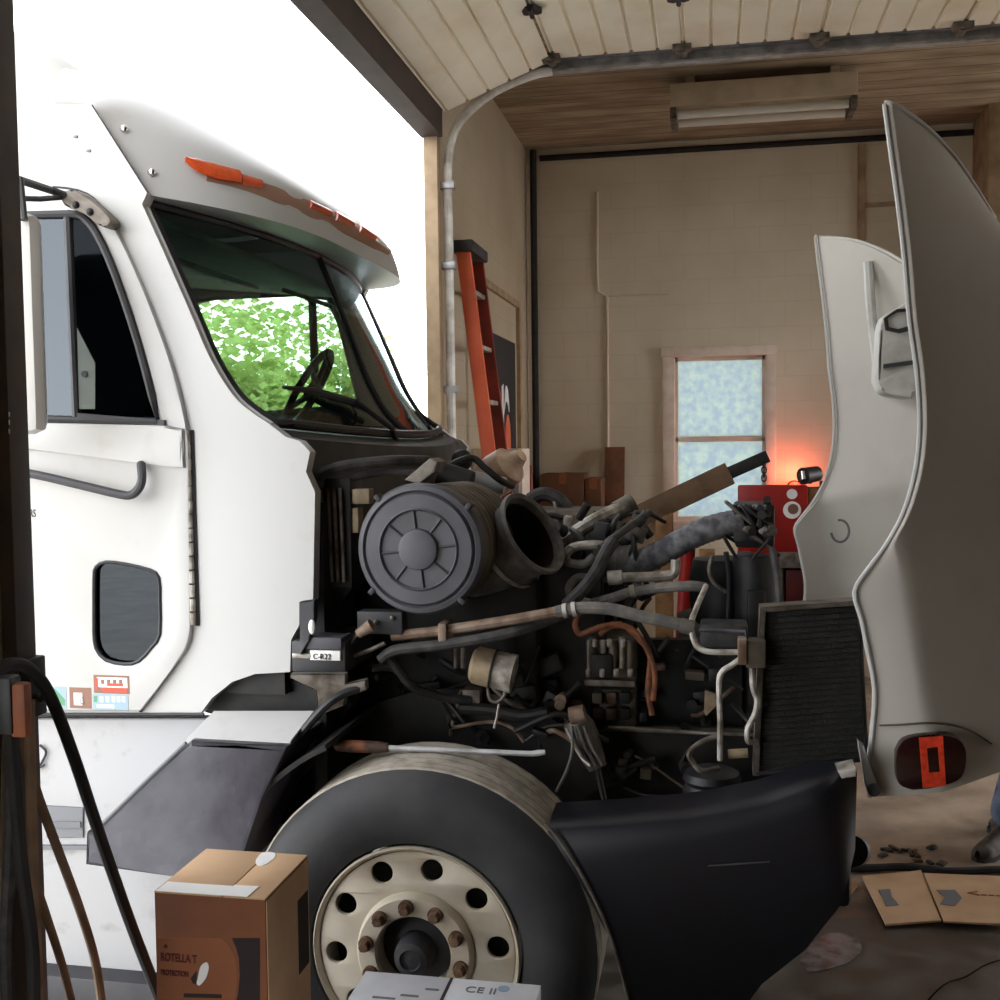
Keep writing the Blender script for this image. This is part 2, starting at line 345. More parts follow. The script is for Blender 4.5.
def text(name, s, pos, size, material, parent=None, rot=None, align='LEFT', depth=.0008, sx=1, bold=0):
    cu = bpy.data.curves.new(name, 'FONT'); cu.body = s; cu.size = size; cu.align_x = align; cu.extrude = depth; cu.offset = bold
    ob = bpy.data.objects.new(name + '_c', cu); COL.objects.link(ob); bpy.context.view_layer.update()
    dg = bpy.context.evaluated_depsgraph_get(); me = bpy.data.meshes.new_from_object(ob.evaluated_get(dg))
    bpy.data.objects.remove(ob)
    L = ORG.get(parent.name, Vector((0, 0, 0))) if parent else Vector((0, 0, 0))
    rm = rot if rot else Matrix.Rotation(PI / 2, 3, 'X')
    me.transform(Matrix.Translation(Vector(pos) - L) @ rm.to_4x4() @ Matrix.Diagonal((sx, 1, 1, 1)))
    me.materials.clear(); me.materials.append(M[material]); me.name = name
    o = bpy.data.objects.new(name, me); COL.objects.link(o)
    if parent: o.parent = parent
    ORG[o.name] = L
    return o
def struct(o, label=None, cat=None):
    o['kind'] = 'structure'
    if label: o['label'] = label
    if cat: o['category'] = cat
    return o
def pipe(name, pts, r, material, parent, n=6, seg=10, ridge=0):
    p = sm([at(*q) for q in pts], n) if n else [at(*q) for q in pts]
    return MB().tube(p, r, seg, ridge=ridge).out(name, material, parent)
# ================================================================== SETTING
XD, XO, YB, ZC = -1.5, -1.56, 9.2, 4.32
Y0, Y1, ZO = 2.18, 6.05, 3.6          # door opening
XR, YF = 5.6, -4.0
struct(MB().bx(-1.56, XR + .2, YF - .2, YB + .2, -.25, FZ).out('floor', 'floor'), 'oil-stained concrete garage floor', 'floor')
struct(MB().bx(-40, XO, -40, 60, -.25, FZ - .01).out('ground', 'ground'), 'ground outside the garage door, paled to bounce daylight inside', 'ground')
struct(MB().bx(XR + .2, 40, -40, 60, -.25, FZ - .01).out('ground', 'ground'), 'ground behind the garage, paled to bounce daylight inside', 'ground')
wl = MB()
XO = -1.56
FILL0, FILL1, FILLZ = -.3, 1.35, 1.8    # opening out of frame, added to let daylight in
wl.bx(XO, XD, YF, FILL0, FZ, 4.5); wl.bx(XO, XD, FILL1, Y0 - .07, FZ, 4.5); wl.bx(XO, XD, Y1, YB, FZ, 4.5); wl.bx(XO, XD, Y0 - .07, Y1, ZO + .16, 4.5); wl.bx(XO, XD, FILL0, FILL1, FILLZ, 4.5)
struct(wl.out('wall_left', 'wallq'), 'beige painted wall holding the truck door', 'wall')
wa, wb = at(671, 524, YB), at(770, 352, YB)
bw = MB()
bw.bx(-1.62, wa.x, YB, YB + .2, FZ, 4.5); bw.bx(wb.x, XR + .2, YB, YB + .2, FZ, 4.5)
bw.bx(wa.x, wb.x, YB, YB + .2, FZ, wa.z); bw.bx(wa.x, wb.x, YB, YB + .2, wb.z, 4.5)
struct(bw.out('wall_back', 'wallp'), 'beige painted block wall with a small window', 'wall')
wr = MB(); wr.bx(XR, XR + .2, YF, 5.7, FZ, 4.5); wr.bx(XR, XR + .2, 5.7, 8.8, 3.6, 4.5); wr.bx(XR, XR + .2, 8.8, YB, FZ, 4.5)  # out-of-frame opening added so daylight reaches the back wall
struct(wr.out('wall_right', 'walld'), 'block wall out of frame with an opening added for daylight', 'wall')
struct(MB().bx(-1.62, XR + .2, YF - .2, YF, FZ, 4.5).out('wall_front', 'walld'))
struct(MB().bx(-1.62, XR + .2, YF - .2, YB + .2, ZC, ZC + .2).out('ceiling', 'ceil'), 'brown boarded garage ceiling', 'ceiling')
struct(MB().bx(XO - .02, XD + .04, Y0 - .07, Y1 + .02, ZO, ZO + .16).out('trim_1', 'header'), 'dark brown beam over the truck door', 'beam')
struct(MB().bx(XO, XD + .035, Y0 - .07, Y0, FZ, ZO, .004).out('trim_2', 'post'), 'black steel post at the near side of the truck door', 'post')
struct(MB().bx(XO - .005, XD + .012, Y1 - .004, Y1 + .07, FZ, ZO).out('trim_3', 'trim'), 'beige jamb at the far side of the truck door', 'jamb')
# window in the back wall
wn = thing('window_1', 'white framed sash window in the back wall', 'window', ((wa.x + wb.x) / 2, YB, wa.z)); wn['kind'] = 'structure'
fr = MB(); c0, c1 = at(663, 526, YB), at(776, 345, YB)
fr.bx(c0.x, wa.x + .035, YB - .04, YB + .1, c0.z, c1.z, .008); fr.bx(wb.x - .035, c1.x, YB - .04, YB + .1, c0.z, c1.z, .008)
fr.bx(c0.x - .01, c1.x + .01, YB - .05, YB + .1, wb.z - .02, c1.z, .008); fr.bx(c0.x - .03, c1.x + .03, YB - .09, YB + .1, c0.z - .03, wa.z + .02, .008)
fr.out('window_frame', 'wtrim', wn)
mz = at(722, 441, YB).z
sa = MB()
for (za, zb, yo) in ((mz, wb.z - .02, .05), (wa.z + .02, mz + .03, .02)):
    sa.bx(wa.x + .02, wa.x + .06, YB + yo, YB + yo + .035, za, zb); sa.bx(wb.x - .06, wb.x - .02, YB + yo, YB + yo + .035, za, zb)
    sa.bx(wa.x - .0, wb.x, YB + yo - .004, YB + yo + .035, za, za + .04); sa.bx(wa.x - .0, wb.x, YB + yo, YB + yo + .035, zb - .035, zb)
sa.out('window_sash', 'wtrim', wn)
MB().bx(wa.x + .03, wb.x - .03, YB + .062, YB + .068, mz, wb.z - .03).out('window_pane', 'pane', wn)
MB().bx(wa.x + .03, wb.x - .03, YB + .034, YB + .04, wa.z + .03, mz + .02).out('window_pane', 'pane', wn)
# overhead door
od = thing('overhead_door', 'cream ribbed overhead garage door rolled up under the ceiling', 'garage door', (-.8, 4.3, 3.75))
def ribbed(x0, z0, x1, z1, n, name):
    d = Vector((x1 - x0, 0, z1 - z0)); nn = Vector((-d.z, 0, d.x)).normalized(); prof = []
    for i in range(n):
        for t, h in ((.0, .0), (.05, -.012), (.12, -.014), (.17, 0)): prof.append(Vector((x0, 0, z0)) + d * ((i + t) / n) + nn * (-h - .014))
        prof.append(Vector((x0, 0, z0)) + d * ((i + .97) / n) + nn * (-.014))
    prof.append(Vector((x1, 0, z1)) + nn * -.014)
    m = MB(); rows = []
    for y in (Y0 - .03, Y1 + .06): rows.append([p + Vector((0, y, 0)) for p in prof])
    m.grid(rows); rows2 = [[p + Vector((0, y, 0)) + nn * .05 for p in (prof[0], prof[-1])] for y in (Y0 - .03, Y1 + .06)]
    m.grid(rows2)
    # ends
    for y in (Y0 - .03, Y1 + .06):
        ps = [p + Vector((0, y, 0)) for p in prof] + [prof[-1] + Vector((0, y, 0)) + nn * .05, prof[0] + Vector((0, y, 0)) + nn * .05]
        m.bm.faces.new([m.bm.verts.new(p) for p in ps])
    m.bx(x0 - .002, x0 + .004, Y0 - .03, Y1 + .06, z0 - .002, z0 + .03)
    return m.out(name, 'doorp', od)
ribbed(-1.46, 3.76, -.86, 3.995, 5, 'door_section')
xs = [-.845, -.14, .565, 1.27, 1.975, 2.68]
for a, b in zip(xs[:-1], xs[1:]): ribbed(a, 4.01, b - .004, 4.01, 5, 'door_section')
for x in xs[:5]:
    for y in ((5.37, 3.2) if x > -1 else (5.37,)):
        m = MB(); pts = [(-.055, 0), (-.05, .03), (-.025, .045), (0, .03), (.025, .045), (.05, .03), (.055, 0), (.02, -.05), (-.02, -.05)]
        m.prism([[(x + u, y + v, 3.99) for u, v in pts]], (0, 0, -.02), .004); m.cyl((x, y - .05, 3.965), (x, y + .05, 3.965), .012, seg=10)
        m.out('hinge', 'black', od)
for x in xs[:4]:
    m = MB(); m.bx(x - .05, x + .05, Y1 - .02, Y1 + .05, 3.965, 4.0, .005); m.cyl((x, Y1, 3.985), (x, Y1 + .1, 3.985), .03, seg=16); m.out('roller', 'dsteel', od)
# track
tk = thing('door_track', 'galvanised overhead door track curving from the far jamb to the ceiling rail', 'door track', (-1.43, 6.17, 0))
tp = [Vector((-1.455, 6.165, FZ)), Vector((-1.455, 6.165, 1.5)), Vector((-1.455, 6.165, 3.0)), Vector((-1.455, 6.165, 3.45)), Vector((-1.4, 6.168, 3.68)), Vector((-1.22, 6.172, 3.84)), Vector((-1.0, 6.18, 3.93)), Vector((-.86, 6.2, 3.96))]
MB().tube(sm(tp, 6), .026, 10).out('curved_track', mat('whitish_track', (244, 242, 236), .4, .0, rgb2=(196, 190, 180), nscale=9), tk)
m = MB(); m.bx(-1.0, 3.6, 6.19, 6.24, 3.95, 3.965); m.bx(-1.0, 3.6, 6.235, 6.245, 3.95, 4.03); m.bx(-1.0, 3.6, 6.19, 6.235, 4.015, 4.03); m.out('rail', 'steel', tk)
for x in (.35, 1.5, 3.0): MB().bx(x - .02, x + .02, 6.245, 6.26, 3.96, ZC).out('hanger', 'dsteel', tk)
for z in (2.9, 2.2, 3.35): MB().bx(-1.5, -1.41, 6.12, 6.18, z - .02, z + .02, .003).out('track_bracket', 'steel', tk)
# light fitting
lf = thing('fluorescent_fixture', 'unlit two-tube fluorescent light fixture under the boarded ceiling', 'ceiling light', (.35, 7.6, ZC))
a = at(670, 118, 7.5); b = at(858, 92, 7.5); 
m = MB(); m.bx(a.x, b.x, 7.5, 7.86, 4.1, 4.25, .008); m.bx(a.x + .1, a.x + .16, 7.6, 7.7, 4.25, ZC); m.bx(b.x - .16, b.x - .1, 7.6, 7.7, 4.25, ZC); m.out('housing', 'housing', lf)
for y in (7.56, 7.76): MB().cyl((a.x + .05, y, 4.06), (b.x - .05, y, 4.06), .028, seg=14).out('fluorescent_tube', 'tube', lf)
for x in (a.x + .02, b.x - .02): MB().bx(x - .02, x + .02, 7.51, 7.85, 4.025, 4.1, .004).out('lamp_holder', 'dsteel', lf)
# conduits and wall details
def cond(name, pts, r, material, label): return tag(MB().tube(pts, r, 8).out(name, material, origin=pts[0]), label, 'conduit')
cond('wall_pipe', [(-1.43, 9.13, FZ), (-1.43, 9.13, 4.3)], .028, 'blackdeep', 'black pipe standing in the far left corner of the garage')
cond('wall_pipe', [(-1.38, 9.17, 4.24), (2.2, 9.17, 4.24)], .025, 'blackdeep', 'black pipe running along the top of the back wall')
pz = [at(597, 192, 9.19), at(597, 275, 9.19), at(598, 292, 9.19), at(607, 296, 9.19), at(608, 482, 9.19)]
tag(MB().tube(pz, .012, 8).out('painted_conduit', 'wallp', origin=pz[0]), 'thin painted conduit running down the back wall left of the window', 'conduit')
pz = [at(668, 294, 9.19), at(608, 296, 9.19)]
tag(MB().tube(pz, .008, 8).out('painted_conduit', 'wallp', origin=pz[0]), 'short horizontal painted conduit above the window at its left', 'conduit')
q0, q1 = at(857, 330, 9.19), at(863, 120, 9.19)
tag(MB().bx(q0.x, q0.x + .055, 9.15, 9.2, FZ, 4.2, .006).out('painted_board', 'trim', origin=(q0.x, 9.2, 0)), 'narrow vertical beige board on the back wall behind the hood tip', 'board')
tag(MB().bx(q0.x + .05, q0.x + 1.2, 9.16, 9.2, at(880, 207, 9.2).z, at(880, 203, 9.2).z, .004).out('painted_board', 'trim', origin=(q0.x + .5, 9.2, 3.8)), 'thin horizontal beige rail on the back wall behind the hood tip', 'rail')
bm0, bm1 = at(984, 200, 8.9), at(1010, 205, 8.9)
tag(MB().bx(bm0.x - .02, bm0.x + .5, 8.7, 9.2, FZ, 4.32, .01).out('wall_pier', 'trim', origin=(bm0.x, 9, 0)), 'beige boxed pier on the back wall at right', 'pier')
# ladder
ld = thing('ladder', 'tall orange fibreglass ladder leaning on the left wall', 'ladder', (-1.0, 6.65, 0))
top, ft = Vector((-1.475, 0, 3.03)), Vector((-1.12, 0, FZ + .005))
for y, mm in ((6.42, 'orange'), (6.8, 'shade_rail_post')):  # far rail has its shade put into the colour
    m = MB(); d = (top - ft); u = d.normalized(); n = Vector((u.z, 0, -u.x))
    m.prism([[ft + Vector((0, y, 0)) - n * .0, ft + Vector((0, y, 0)) + n * .085, top + Vector((0, y, 0)) + n * .085, top + Vector((0, y, 0))]], (0, .03, 0), .004); m.out('ladder_rail', mm, ld)
for i in range(9):
    p = ft + (top - ft) * ((i + .6) / 9.3); MB().bx(p.x + .01, p.x + .07, 6.44, 6.81, p.z - .014, p.z + .014, .005).out('rung', 'alu', ld)
MB().bx(top.x - .02, top.x + .11, 6.39, 6.85, top.z - .01, top.z + .06, .01).out('top_cap', 'dgrey', ld)
# banner on left wall
bn = thing('banner', 'black banner with an orange and white figure on the left wall', 'banner', (XD, 7.85, 2.2))
ya, yb_ = 7.25, 8.5
MB().bx(XD + .003, XD + .012, ya, yb_, 1.5, 2.66).out('cloth', 'screen', bn)
rotL = Matrix(((0, 0, 1), (1, 0, 0), (0, 1, 0)))
def onl(pts, h=.004): return [(XD + .012, y, z) for y, z in pts]
MB().prism([onl(sm2([(8.02, 1.6), (8.2, 1.6), (8.24, 1.95), (8.15, 2.1), (8.05, 2.02), (8.02, 1.8)], 4))], (.004, 0, 0)).out('orange_figure', 'orange', bn)
MB().prism([onl(sm2([(7.98, 2.1), (8.05, 2.3), (8.15, 2.28), (8.2, 2.12), (8.14, 2.18), (8.06, 2.2)], 4))], (.004, 0, 0)).out('white_arc', 'white', bn)
MB().prism([onl([(7.68, 1.65), (7.86, 1.65), (7.88, 2.25), (7.74, 2.3)])], (.004, 0, 0)).out('red_figure', 'red', bn)
MB().prism([onl([(7.9, 1.62), (7.97, 1.62), (7.97, 2.32), (7.9, 2.3)])], (.004, 0, 0)).out('white_stripe', 'white', bn)
for y, t in ((8.62, 'vertical beige casing board beside the banner'),):
    tag(MB().bx(XD, XD + .03, y, y + .08, FZ, 2.95).out('casing_board', 'trim', origin=(XD, y, 0)), t, 'board')
tag(MB().bx(XD, XD + .025, 6.95, 8.7, 2.95, 3.0).out('wall_rail', 'trim', origin=(XD, 7.8, 2.95)), 'long beige rail on the left wall above the banner', 'rail')
# cabinet and clutter by left wall
cb = thing('storage_cabinet', 'white metal cabinet against the left wall beneath the banner', 'cabinet', (-1.2, 7.0, 0))
a, b = at(496, 449, 6.9), at(522, 449, 6.9)
MB().bx(XD + .004, b.x, 6.9, 7.2, FZ, a.z, .006).out('body', 'wtrim', cb); MB().bx(a.x - .06, b.x - .02, 6.885, 6.9, .1, a.z - .06, .004).out('door', 'dirtwhite', cb)
a, b = at(522, 520, 7.6), at(531, 465, 7.6)
tag(MB().bx(a.x, b.x, 7.6, 7.67, FZ, b.z, .01).out('steel_post', 'shade_rail_post', origin=(a.x, 7.6, 0)), 'short dark red post standing beside the white cabinet', 'post')
# boards and boxes by back wall
sh = thing('storage_bench', 'brown timber bench against the back wall below the cardboard boxes', 'bench', (-.9, 8.85, 0))
MB().bx(-1.4, -.3, 8.6, 9.15, 1.28, 1.32, .005).out('bench_top', 'dwood', sh)
for x in (-1.36, -.36):
    for y in (8.64, 9.08): MB().bx(x, x + .06, y, y + .06, FZ, 1.28, .004).out('leg', 'dwood', sh)
def cbox(x0, y0, x1, Ya, Yb, label, mm):
    a, b = at(x0, y0, Ya), at(x1, y0, Ya)
    t = thing('cardboard_box', label, 'box', ((a.x + b.x) / 2, (Ya + Yb) / 2, 1.32))
    MB().bx(a.x, b.x, Ya, Yb, 1.32, a.z, .006).out('carton', mm, t)
    MB().bx((a.x + b.x) / 2 - .03, (a.x + b.x) / 2 + .03, Ya - .002, Yb + .002, a.z - .08, a.z + .002).out('tape', 'cardp', t)
cbox(541, 474, 584, 8.7, 9.05, 'wide dark brown cardboard box on the bench by the far corner', 'cardd')
cbox(585, 479, 601, 8.7, 9.05, 'narrow brown cardboard box right of the wide box on the bench', 'cardd')
a, b = at(604, 520, 9.0), at(624, 447, 9.05)
tag(MB().prism([[(a.x, 9.0, 1.32), (b.x, 9.0, 1.32), (b.x, 9.12, b.z), (a.x, 9.12, b.z)]], (0, .03, 0), .003).out('plank', 'dwood', origin=(a.x, 9.1, 1.32)), 'short brown plank leaning upright on the back wall', 'plank')
# red machine
rm = thing('red_machine', 'tall red metal shop machine with round white stickers behind the hood', 'machine', (.4, 6.6, 0))
a, b = at(738, 485, 6.5), at(806, 560, 6.5)
MB().pbx(738, 485, 808, 562, 6.5, 6.56, .012).out('front_panel', 'red', rm)
b2 = at(850, 485, 6.9)
MB().bx(a.x + .02, b.x + .0, 6.56, 7.0, FZ, a.z - .05, .01).out('body', 'dred', rm)
MB().plate([(806, 487), (832, 487), (832, 500), (822, 560), (806, 560)], 6.54, 6.6, bev=.004).out('side_panel', 'wood', rm)
for cx, cy, r, mm in ((792, 494, 5, 'white'), (792, 510, 8.5, 'white'), (793, 509, 5, 'sbrown')):
    p = at(cx, cy, 6.5); MB().cyl(p, p + Vector((0, -.004 if mm == 'white' else -.006, 0)), r * 6.5 / F, seg=20).out('sticker', mm, rm)
MB().pbx(779, 553, 832, 568, 6.46, 6.9, .006).out('shelf', 'dsteel', rm)
MB().pbx(786, 570, 822, 605, 6.5, 6.6, .006).out('drawer', 'dred', rm)
MB().pbx(774, 568, 783, 640, 6.5, 6.56, .004).out('leg', 'dsteel', rm)
lp = thing('beacon_lamp', 'small black lamp with a red glow on top of the red machine', 'lamp', at(812, 480, 6.62))
p = at(808, 476, 6.62); q = at(818, 474, 6.62)
MB().cyl(p + Vector((-.03, -.02, 0)), q + Vector((0, .06, .0)), .05, .045, 18).out('lamp_body', 'black', lp)
MB().cyl(at(803, 472, 6.6), at(804, 480, 6.58), .02, seg=12).out('bezel', 'chrome', lp)
MB().bx(p.x - .02, p.x + .02, 6.6, 6.66, at(800, 486, 6.6).z + .012, p.z - .02).out('stem', 'black', lp)
MB().pbx(820, 481, 834, 488, 6.62, 6.66, .003).out('cable_arm', 'dred', lp)
# red work light on the back wall side of the machine
wl_ = thing('warning_light', 'glowing red warning light on the back wall behind the red machine', 'lamp', at(795, 500, 9.1))
p = at(795, 488, 9.1)
MB().lathe([(0, -.1), (.03, -.09), (.045, -.05), (.05, 0), (.05, .03), (0, .03)], p, (0, 1, 0), 20).out('red_dome', mat('lit_red_dome', (255, 60, 40), .3, emit=((255, 50, 30), 5)), wl_)
MB().cyl(p + Vector((0, .03, 0)), p + Vector((0, .1, 0)), .06, seg=20).out('base', 'black', wl_)
# engine hoist
eh = thing('engine_hoist', 'tan engine hoist with a slanted boom and hanging chain behind the engine', 'hoist', at(664, 640, 6.9) * Vector((1, 1, 0)) if False else (at(664, 500, 6.9).x, 6.9, 0))
def beam(a, b, w, h, name, mm, par):
    a, b = Vector(a), Vector(b); d = b - a; L_ = d.length; u = d.normalized(); s_ = Vector((0, 1, 0)); s_ = (s_ - u * s_.dot(u)).normalized(); v = u.cross(s_)
    rot = Matrix((u, s_, v)).transposed(); return MB().box((a + b) / 2, (L_, w, h), rot, .006).out(name, mm, par)
x0 = at(664, 500, 6.9).x
MB().bx(x0 - .055, x0 + .055, 6.85, 6.95, .08, at(664, 505, 6.9).z, .008).out('mast', 'wood', eh)
beam(at(640, 516, 6.9), at(730, 473, 6.9), .1, .14, 'boom', 'boom', eh)
beam(at(725, 475, 6.9), at(768, 456, 6.9), .07, .075, 'boom_extension', 'blackdeep', eh)
MB().cyl(at(764, 456, 6.9), at(764, 466, 6.9), .012, seg=8).out('hanger_pin', 'black', eh)
hk = MB()
for i in range(4):
    c = at(764, 466 + i * 4, 6.9); hk.tube([c + Vector((math.cos(t) * (.014 if i % 2 else 0), math.cos(t) * (0 if i % 2 else .014), math.sin(t) * .022)) for t in [2 * PI * k / 10 for k in range(10)]], .005, 6, closed=True)
hk.out('chain', 'black', eh)
MB().cyl(at(682, 650, 6.82), at(688, 548, 6.82), .045, seg=16).out('jack_cylinder', 'red', eh)
for dy in (-.35, .35): MB().bx(x0 - .55, x0 + .1, 6.9 + dy - .04, 6.9 + dy + .04, .05, .14, .006).out('leg', 'wood', eh)
MB().bx(x0 - .1, x0 + .1, 6.5, 7.3, .05, .14, .006).out('cross_beam', 'wood', eh)
for dx in (0, -.45):
    for dy in (-.35, .35): MB().cyl((x0 + dx, 6.9 + dy - .02, .0), (x0 + dx, 6.9 + dy + .02, .0), .045, seg=14).out('caster', 'black', eh)
a, b = at(699, 550, 6.3), at(715, 550, 6.3)
tag(MB().bx(a.x, b.x, 6.3, 6.38, FZ, a.z, .005).out('timber_post', 'wood', origin=(a.x, 6.3, 0)), 'tan timber post standing between the hoist and the red machine', 'post')
# boxes at the front on a work table
tb = thing('work_table', 'low steel work table carrying the boxes in the foreground', 'table', (-.77, 2.25, 0))
MB().bx(-1.28, -.28, 1.8, 2.6, .3, .34, .004).out('tabletop', 'dsteel', tb)
for x in (-1.25, -.36):
    for y in (1.84, 2.55): MB().bx(x, x + .05, y, y + .05, FZ, .3).out('leg', 'dsteel', tb)
bb = thing('cardboard_box', 'tall brown oil carton with printed front standing before the truck tyre', 'box', (-1.04, 2.44, .34))
a, b, c = at(154, 893, 2.3), at(265, 897, 2.3), at(313, 850, 2.58)
zt = (a.z + b.z) / 2; xl, xr = a.x, b.x; yf, yb2 = 2.3, 2.57
MB().bx(xl, xr, yf, yb2, .34, zt - .004, .003).out('carton', 'boxfront', bb)
MB().bx(xr - .001, xr + .002, yf + .004, yb2 - .004, .345, zt - .008).out('side_panel', 'card', bb)
xm = xl + (xr - xl) * .62
MB().bx(xl, xm - .0015, yf, yb2, zt - .004, zt, .001).out('flap', 'card', bb); MB().bx(xm + .0015, xr, yf, yb2, zt - .004, zt, .001).out('flap', 'card', bb)
MB().prism([[(xl + .004, yf + .001, zt), (xm - .004, yf + .001, zt), (xm + .0, yf + .055, zt), (xl + .006, yf + .055, zt)]], (0, 0, .0012)).out('tape', 'white', bb)
MB().prism([[(xm - .012, yf - .0005, zt + .0012), (xm + .06, yf - .0005, zt + .0012), (xm + .065, yf + .06, zt + .0012), (xm + .004, yf + .06, zt + .0012)]], (0, 0, .0012)).out('tape', 'white', bb)
q = [atz(x, y, zt) for x, y in sm2([(256, 860), (262, 853), (274, 853), (275, 857), (270, 862), (262, 866), (256, 864), (256, 860)], 3)[:-1]]
MB().prism([q], (0, 0, .0012)).out('sticker', 'white', bb)
def fr_(pts): return [at(x, y, yf) + Vector((0, -.0012, 0)) for x, y in pts]
# printed panels on the front of the box
blk = [(232, 938), (260, 938), (260, 1030), (226, 1030), (232, 1015), (238, 995), (240, 975), (239, 958), (236, 947)]
MB().prism([fr_(blk)], (0, .0012, 0)).out('black_print', 'ink', bb)
disc = [(200 + 39 * math.cos(t), 985 + 50 * math.sin(t)) for t in [PI * k / 20 - PI for k in range(21)]]
disc = [(max(x, 157), y) for x, y in disc] + [(239, 1030), (157, 1030)]
MB().prism([fr_([(157, 938)] + [(222, 938), (230, 946), (236, 958), (238, 975), (236, 995), (230, 1012), (224, 1030), (157, 1030)])], (0, .0012, 0)).out('round_print', 'cardp', bb)
p = at(161, 960, yf); text('lettering', 'ROTELLA T', (p.x, yf - .0016, p.z), .027, 'inkred', bb, sx=.66, bold=.0007)
p = at(161, 974, yf); text('lettering', 'PROTECTION', (p.x, yf - .0016, p.z), .017, 'inkred', bb, sx=.66, bold=.0007)
p = at(166, 946, yf); MB().cyl(p + Vector((0, -.0018, 0)), p, .005, seg=12).out('red_dot', 'inkred', bb)
sh_ = sm2([(198, 978), (201, 966), (207, 962), (209, 968), (206, 978), (200, 985), (197, 983), (198, 978)], 4)[:-1]
MB().prism([[v + Vector((0, -.0006, 0)) for v in fr_(sh_)]], (0, .001, 0)).out('pale_emblem', 'white', bb)
MB().prism([[v + Vector((0, -.0003, 0)) for v in fr_([(191, 978), (197, 970), (197, 984), (193, 983)])]], (0, .001, 0)).out('dark_emblem', 'ink', bb)
MB().prism([[v + Vector((0, -.0003, 0)) for v in fr_([(184, 993), (222, 994), (222, 998), (184, 997)])]], (0, .001, 0)).out('print_bar', 'ink', bb)
MB().bx(xr + .002, xr + .003, yf + .19, yb2 - .012, .6, zt - .085).out('black_print', 'ink', bb)
wc = thing('white_carton', 'flat white carton with a black seam lying before the wheel hub', 'carton', (-.53, 2.15, .34))
a, b = at(366, 974, 2.3), at(541, 982, 2.3); zt = (a.z + b.z) / 2; xm = at(452, 978, 2.3).x
MB().bx(a.x, b.x, 2.0, 2.3, .34, zt - .004, .003).out('carton', 'carton', wc)
MB().bx(a.x, xm - .002, 2.0, 2.3, zt - .004, zt, .001).out('flap', 'carton', wc); MB().bx(xm + .002, b.x, 2.0, 2.3, zt - .004, zt, .001).out('flap', 'carton', wc)
MB().prism([[(xm - .0035, 2.0, zt), (xm + .0035, 2.0, zt), (xm + .0035, 2.3, zt), (xm - .0035, 2.3, zt)]], (0, 0, .0008)).out('black_tape', 'ink', wc)
rz = Matrix.Identity(3)
p = atz(464, 992, zt); text('lettering', 'CE II', (p.x, p.y, zt + .0006), .035, 'inkgrey', wc, rz)
p = atz(497, 992, zt); MB().cyl(p + Vector((.012, .015, .0)), p + Vector((.012, .015, .0012)), .013, seg=16).out('round_mark', 'sblue', wc)
for (x, y, w) in ((372, 998, .05), (400, 996, .04), (425, 990, .03)):
    p = atz(x, y, zt); MB().bx(p.x, p.x + w, p.y, p.y + .008, zt, zt + .0008).out('printed_line', 'inkgrey', wc)
# cardboard on the floor
cs = thing('cardboard_sheet', 'flattened tan cardboard lying on the oily floor at right', 'cardboard', atz(935, 895, FZ))
def fl(pts, z): return [atz(x, y, z + FZ) for x, y in pts]
MB().prism([fl([(862, 876), (921, 870), (941, 920), (886, 924)], .025)], (0, 0, -.008)).out('panel', 'card', cs)
MB().prism([fl([(924, 873), (1004, 876), (1012, 924), (944, 921)], .03)], (0, 0, -.008)).out('panel', 'card', cs)
MB().prism([fl([(936, 890), (955, 890), (962, 898), (955, 906), (940, 904), (945, 897)], .0315)], (0, 0, .001)).out('grey_print', 'inkgrey', cs)
MB().prism([fl([(878, 890), (890, 889), (892, 897), (899, 905), (886, 906), (883, 897)], .0265)], (0, 0, .001)).out('grey_print', 'inkgrey', cs)
p = atz(968, 896, .03 + FZ); text('printed_arrow', '<---', (p.x, p.y, .0315 + FZ), .09, 'cardp', cs, rz)
tag(MB().prism([fl([(838, 882), (857, 881), (858, 884), (836, 908), (832, 908)], .02)], (0, 0, -.014)).out('wood_scrap', 'wood', origin=atz(846, 894, 0)), 'small pale scrap of wood on the floor beside the black bumper', 'wood scrap')
hp = [atz(q[0], q[1], q[2] + FZ) for q in ((846, 868, .02), (870, 868, .02), (905, 867, .02), (940, 871, .02), (965, 871, .02), (1030, 868, .02))]
tag(MB().tube(sm(hp), .018, 8).out('floor_hose', 'rubber', origin=hp[0]), 'black hose lying on the floor behind the cardboard sheet', 'hose')
rnd = random.Random(4)
for i in range(14):
    p = atz(rnd.uniform(868, 945), rnd.uniform(847, 866), FZ + .007)
    m = MB(); m.box(p, (rnd.uniform(.03, .09), rnd.uniform(.015, .04), .012), Matrix.Rotation(rnd.uniform(0, 3), 3, 'Z'), .004)
    tag(m.out('scrap', rnd.choice(['cardd', 'dgrey', 'black']), origin=p), 'small dark scrap of litter on the floor behind the cardboard', 'litter', 'litter on the floor')
# hoses on the near post
hx = -1.447
hk_ = thing('hose_hook', 'black steel hook on the near door post holding the hoses', 'hook', (XD + .035, 2.14, 1.4))
pz0 = at(20, 680, 2.14)
MB().bx(XD + .03, XD + .06, 2.115, 2.175, pz0.z - .08, pz0.z + .05, .004).out('plate', 'black', hk_)
MB().tube(sm([(XD + .05, 2.14, pz0.z - .03), (XD + .075, 2.135, pz0.z - .04), (XD + .085, 2.13, pz0.z - .02)]), .008, 8).out('arm', 'black', hk_)
def hose(name, pts, r, mm, label, n=6):
    p = sm([atx(q[0], q[1], -1.5 + q[2]) for q in pts], n); e = p[-1]; p += sm([e, Vector((e.x + .01, e.y, .3)), Vector((e.x + .03, e.y - .06, .02)), Vector((e.x + .04, e.y - .3, FZ + .02))], 5)[1:]
    return tag(MB().tube(p, r, 10).out(name, mm, origin=p[0]), label, 'hose')
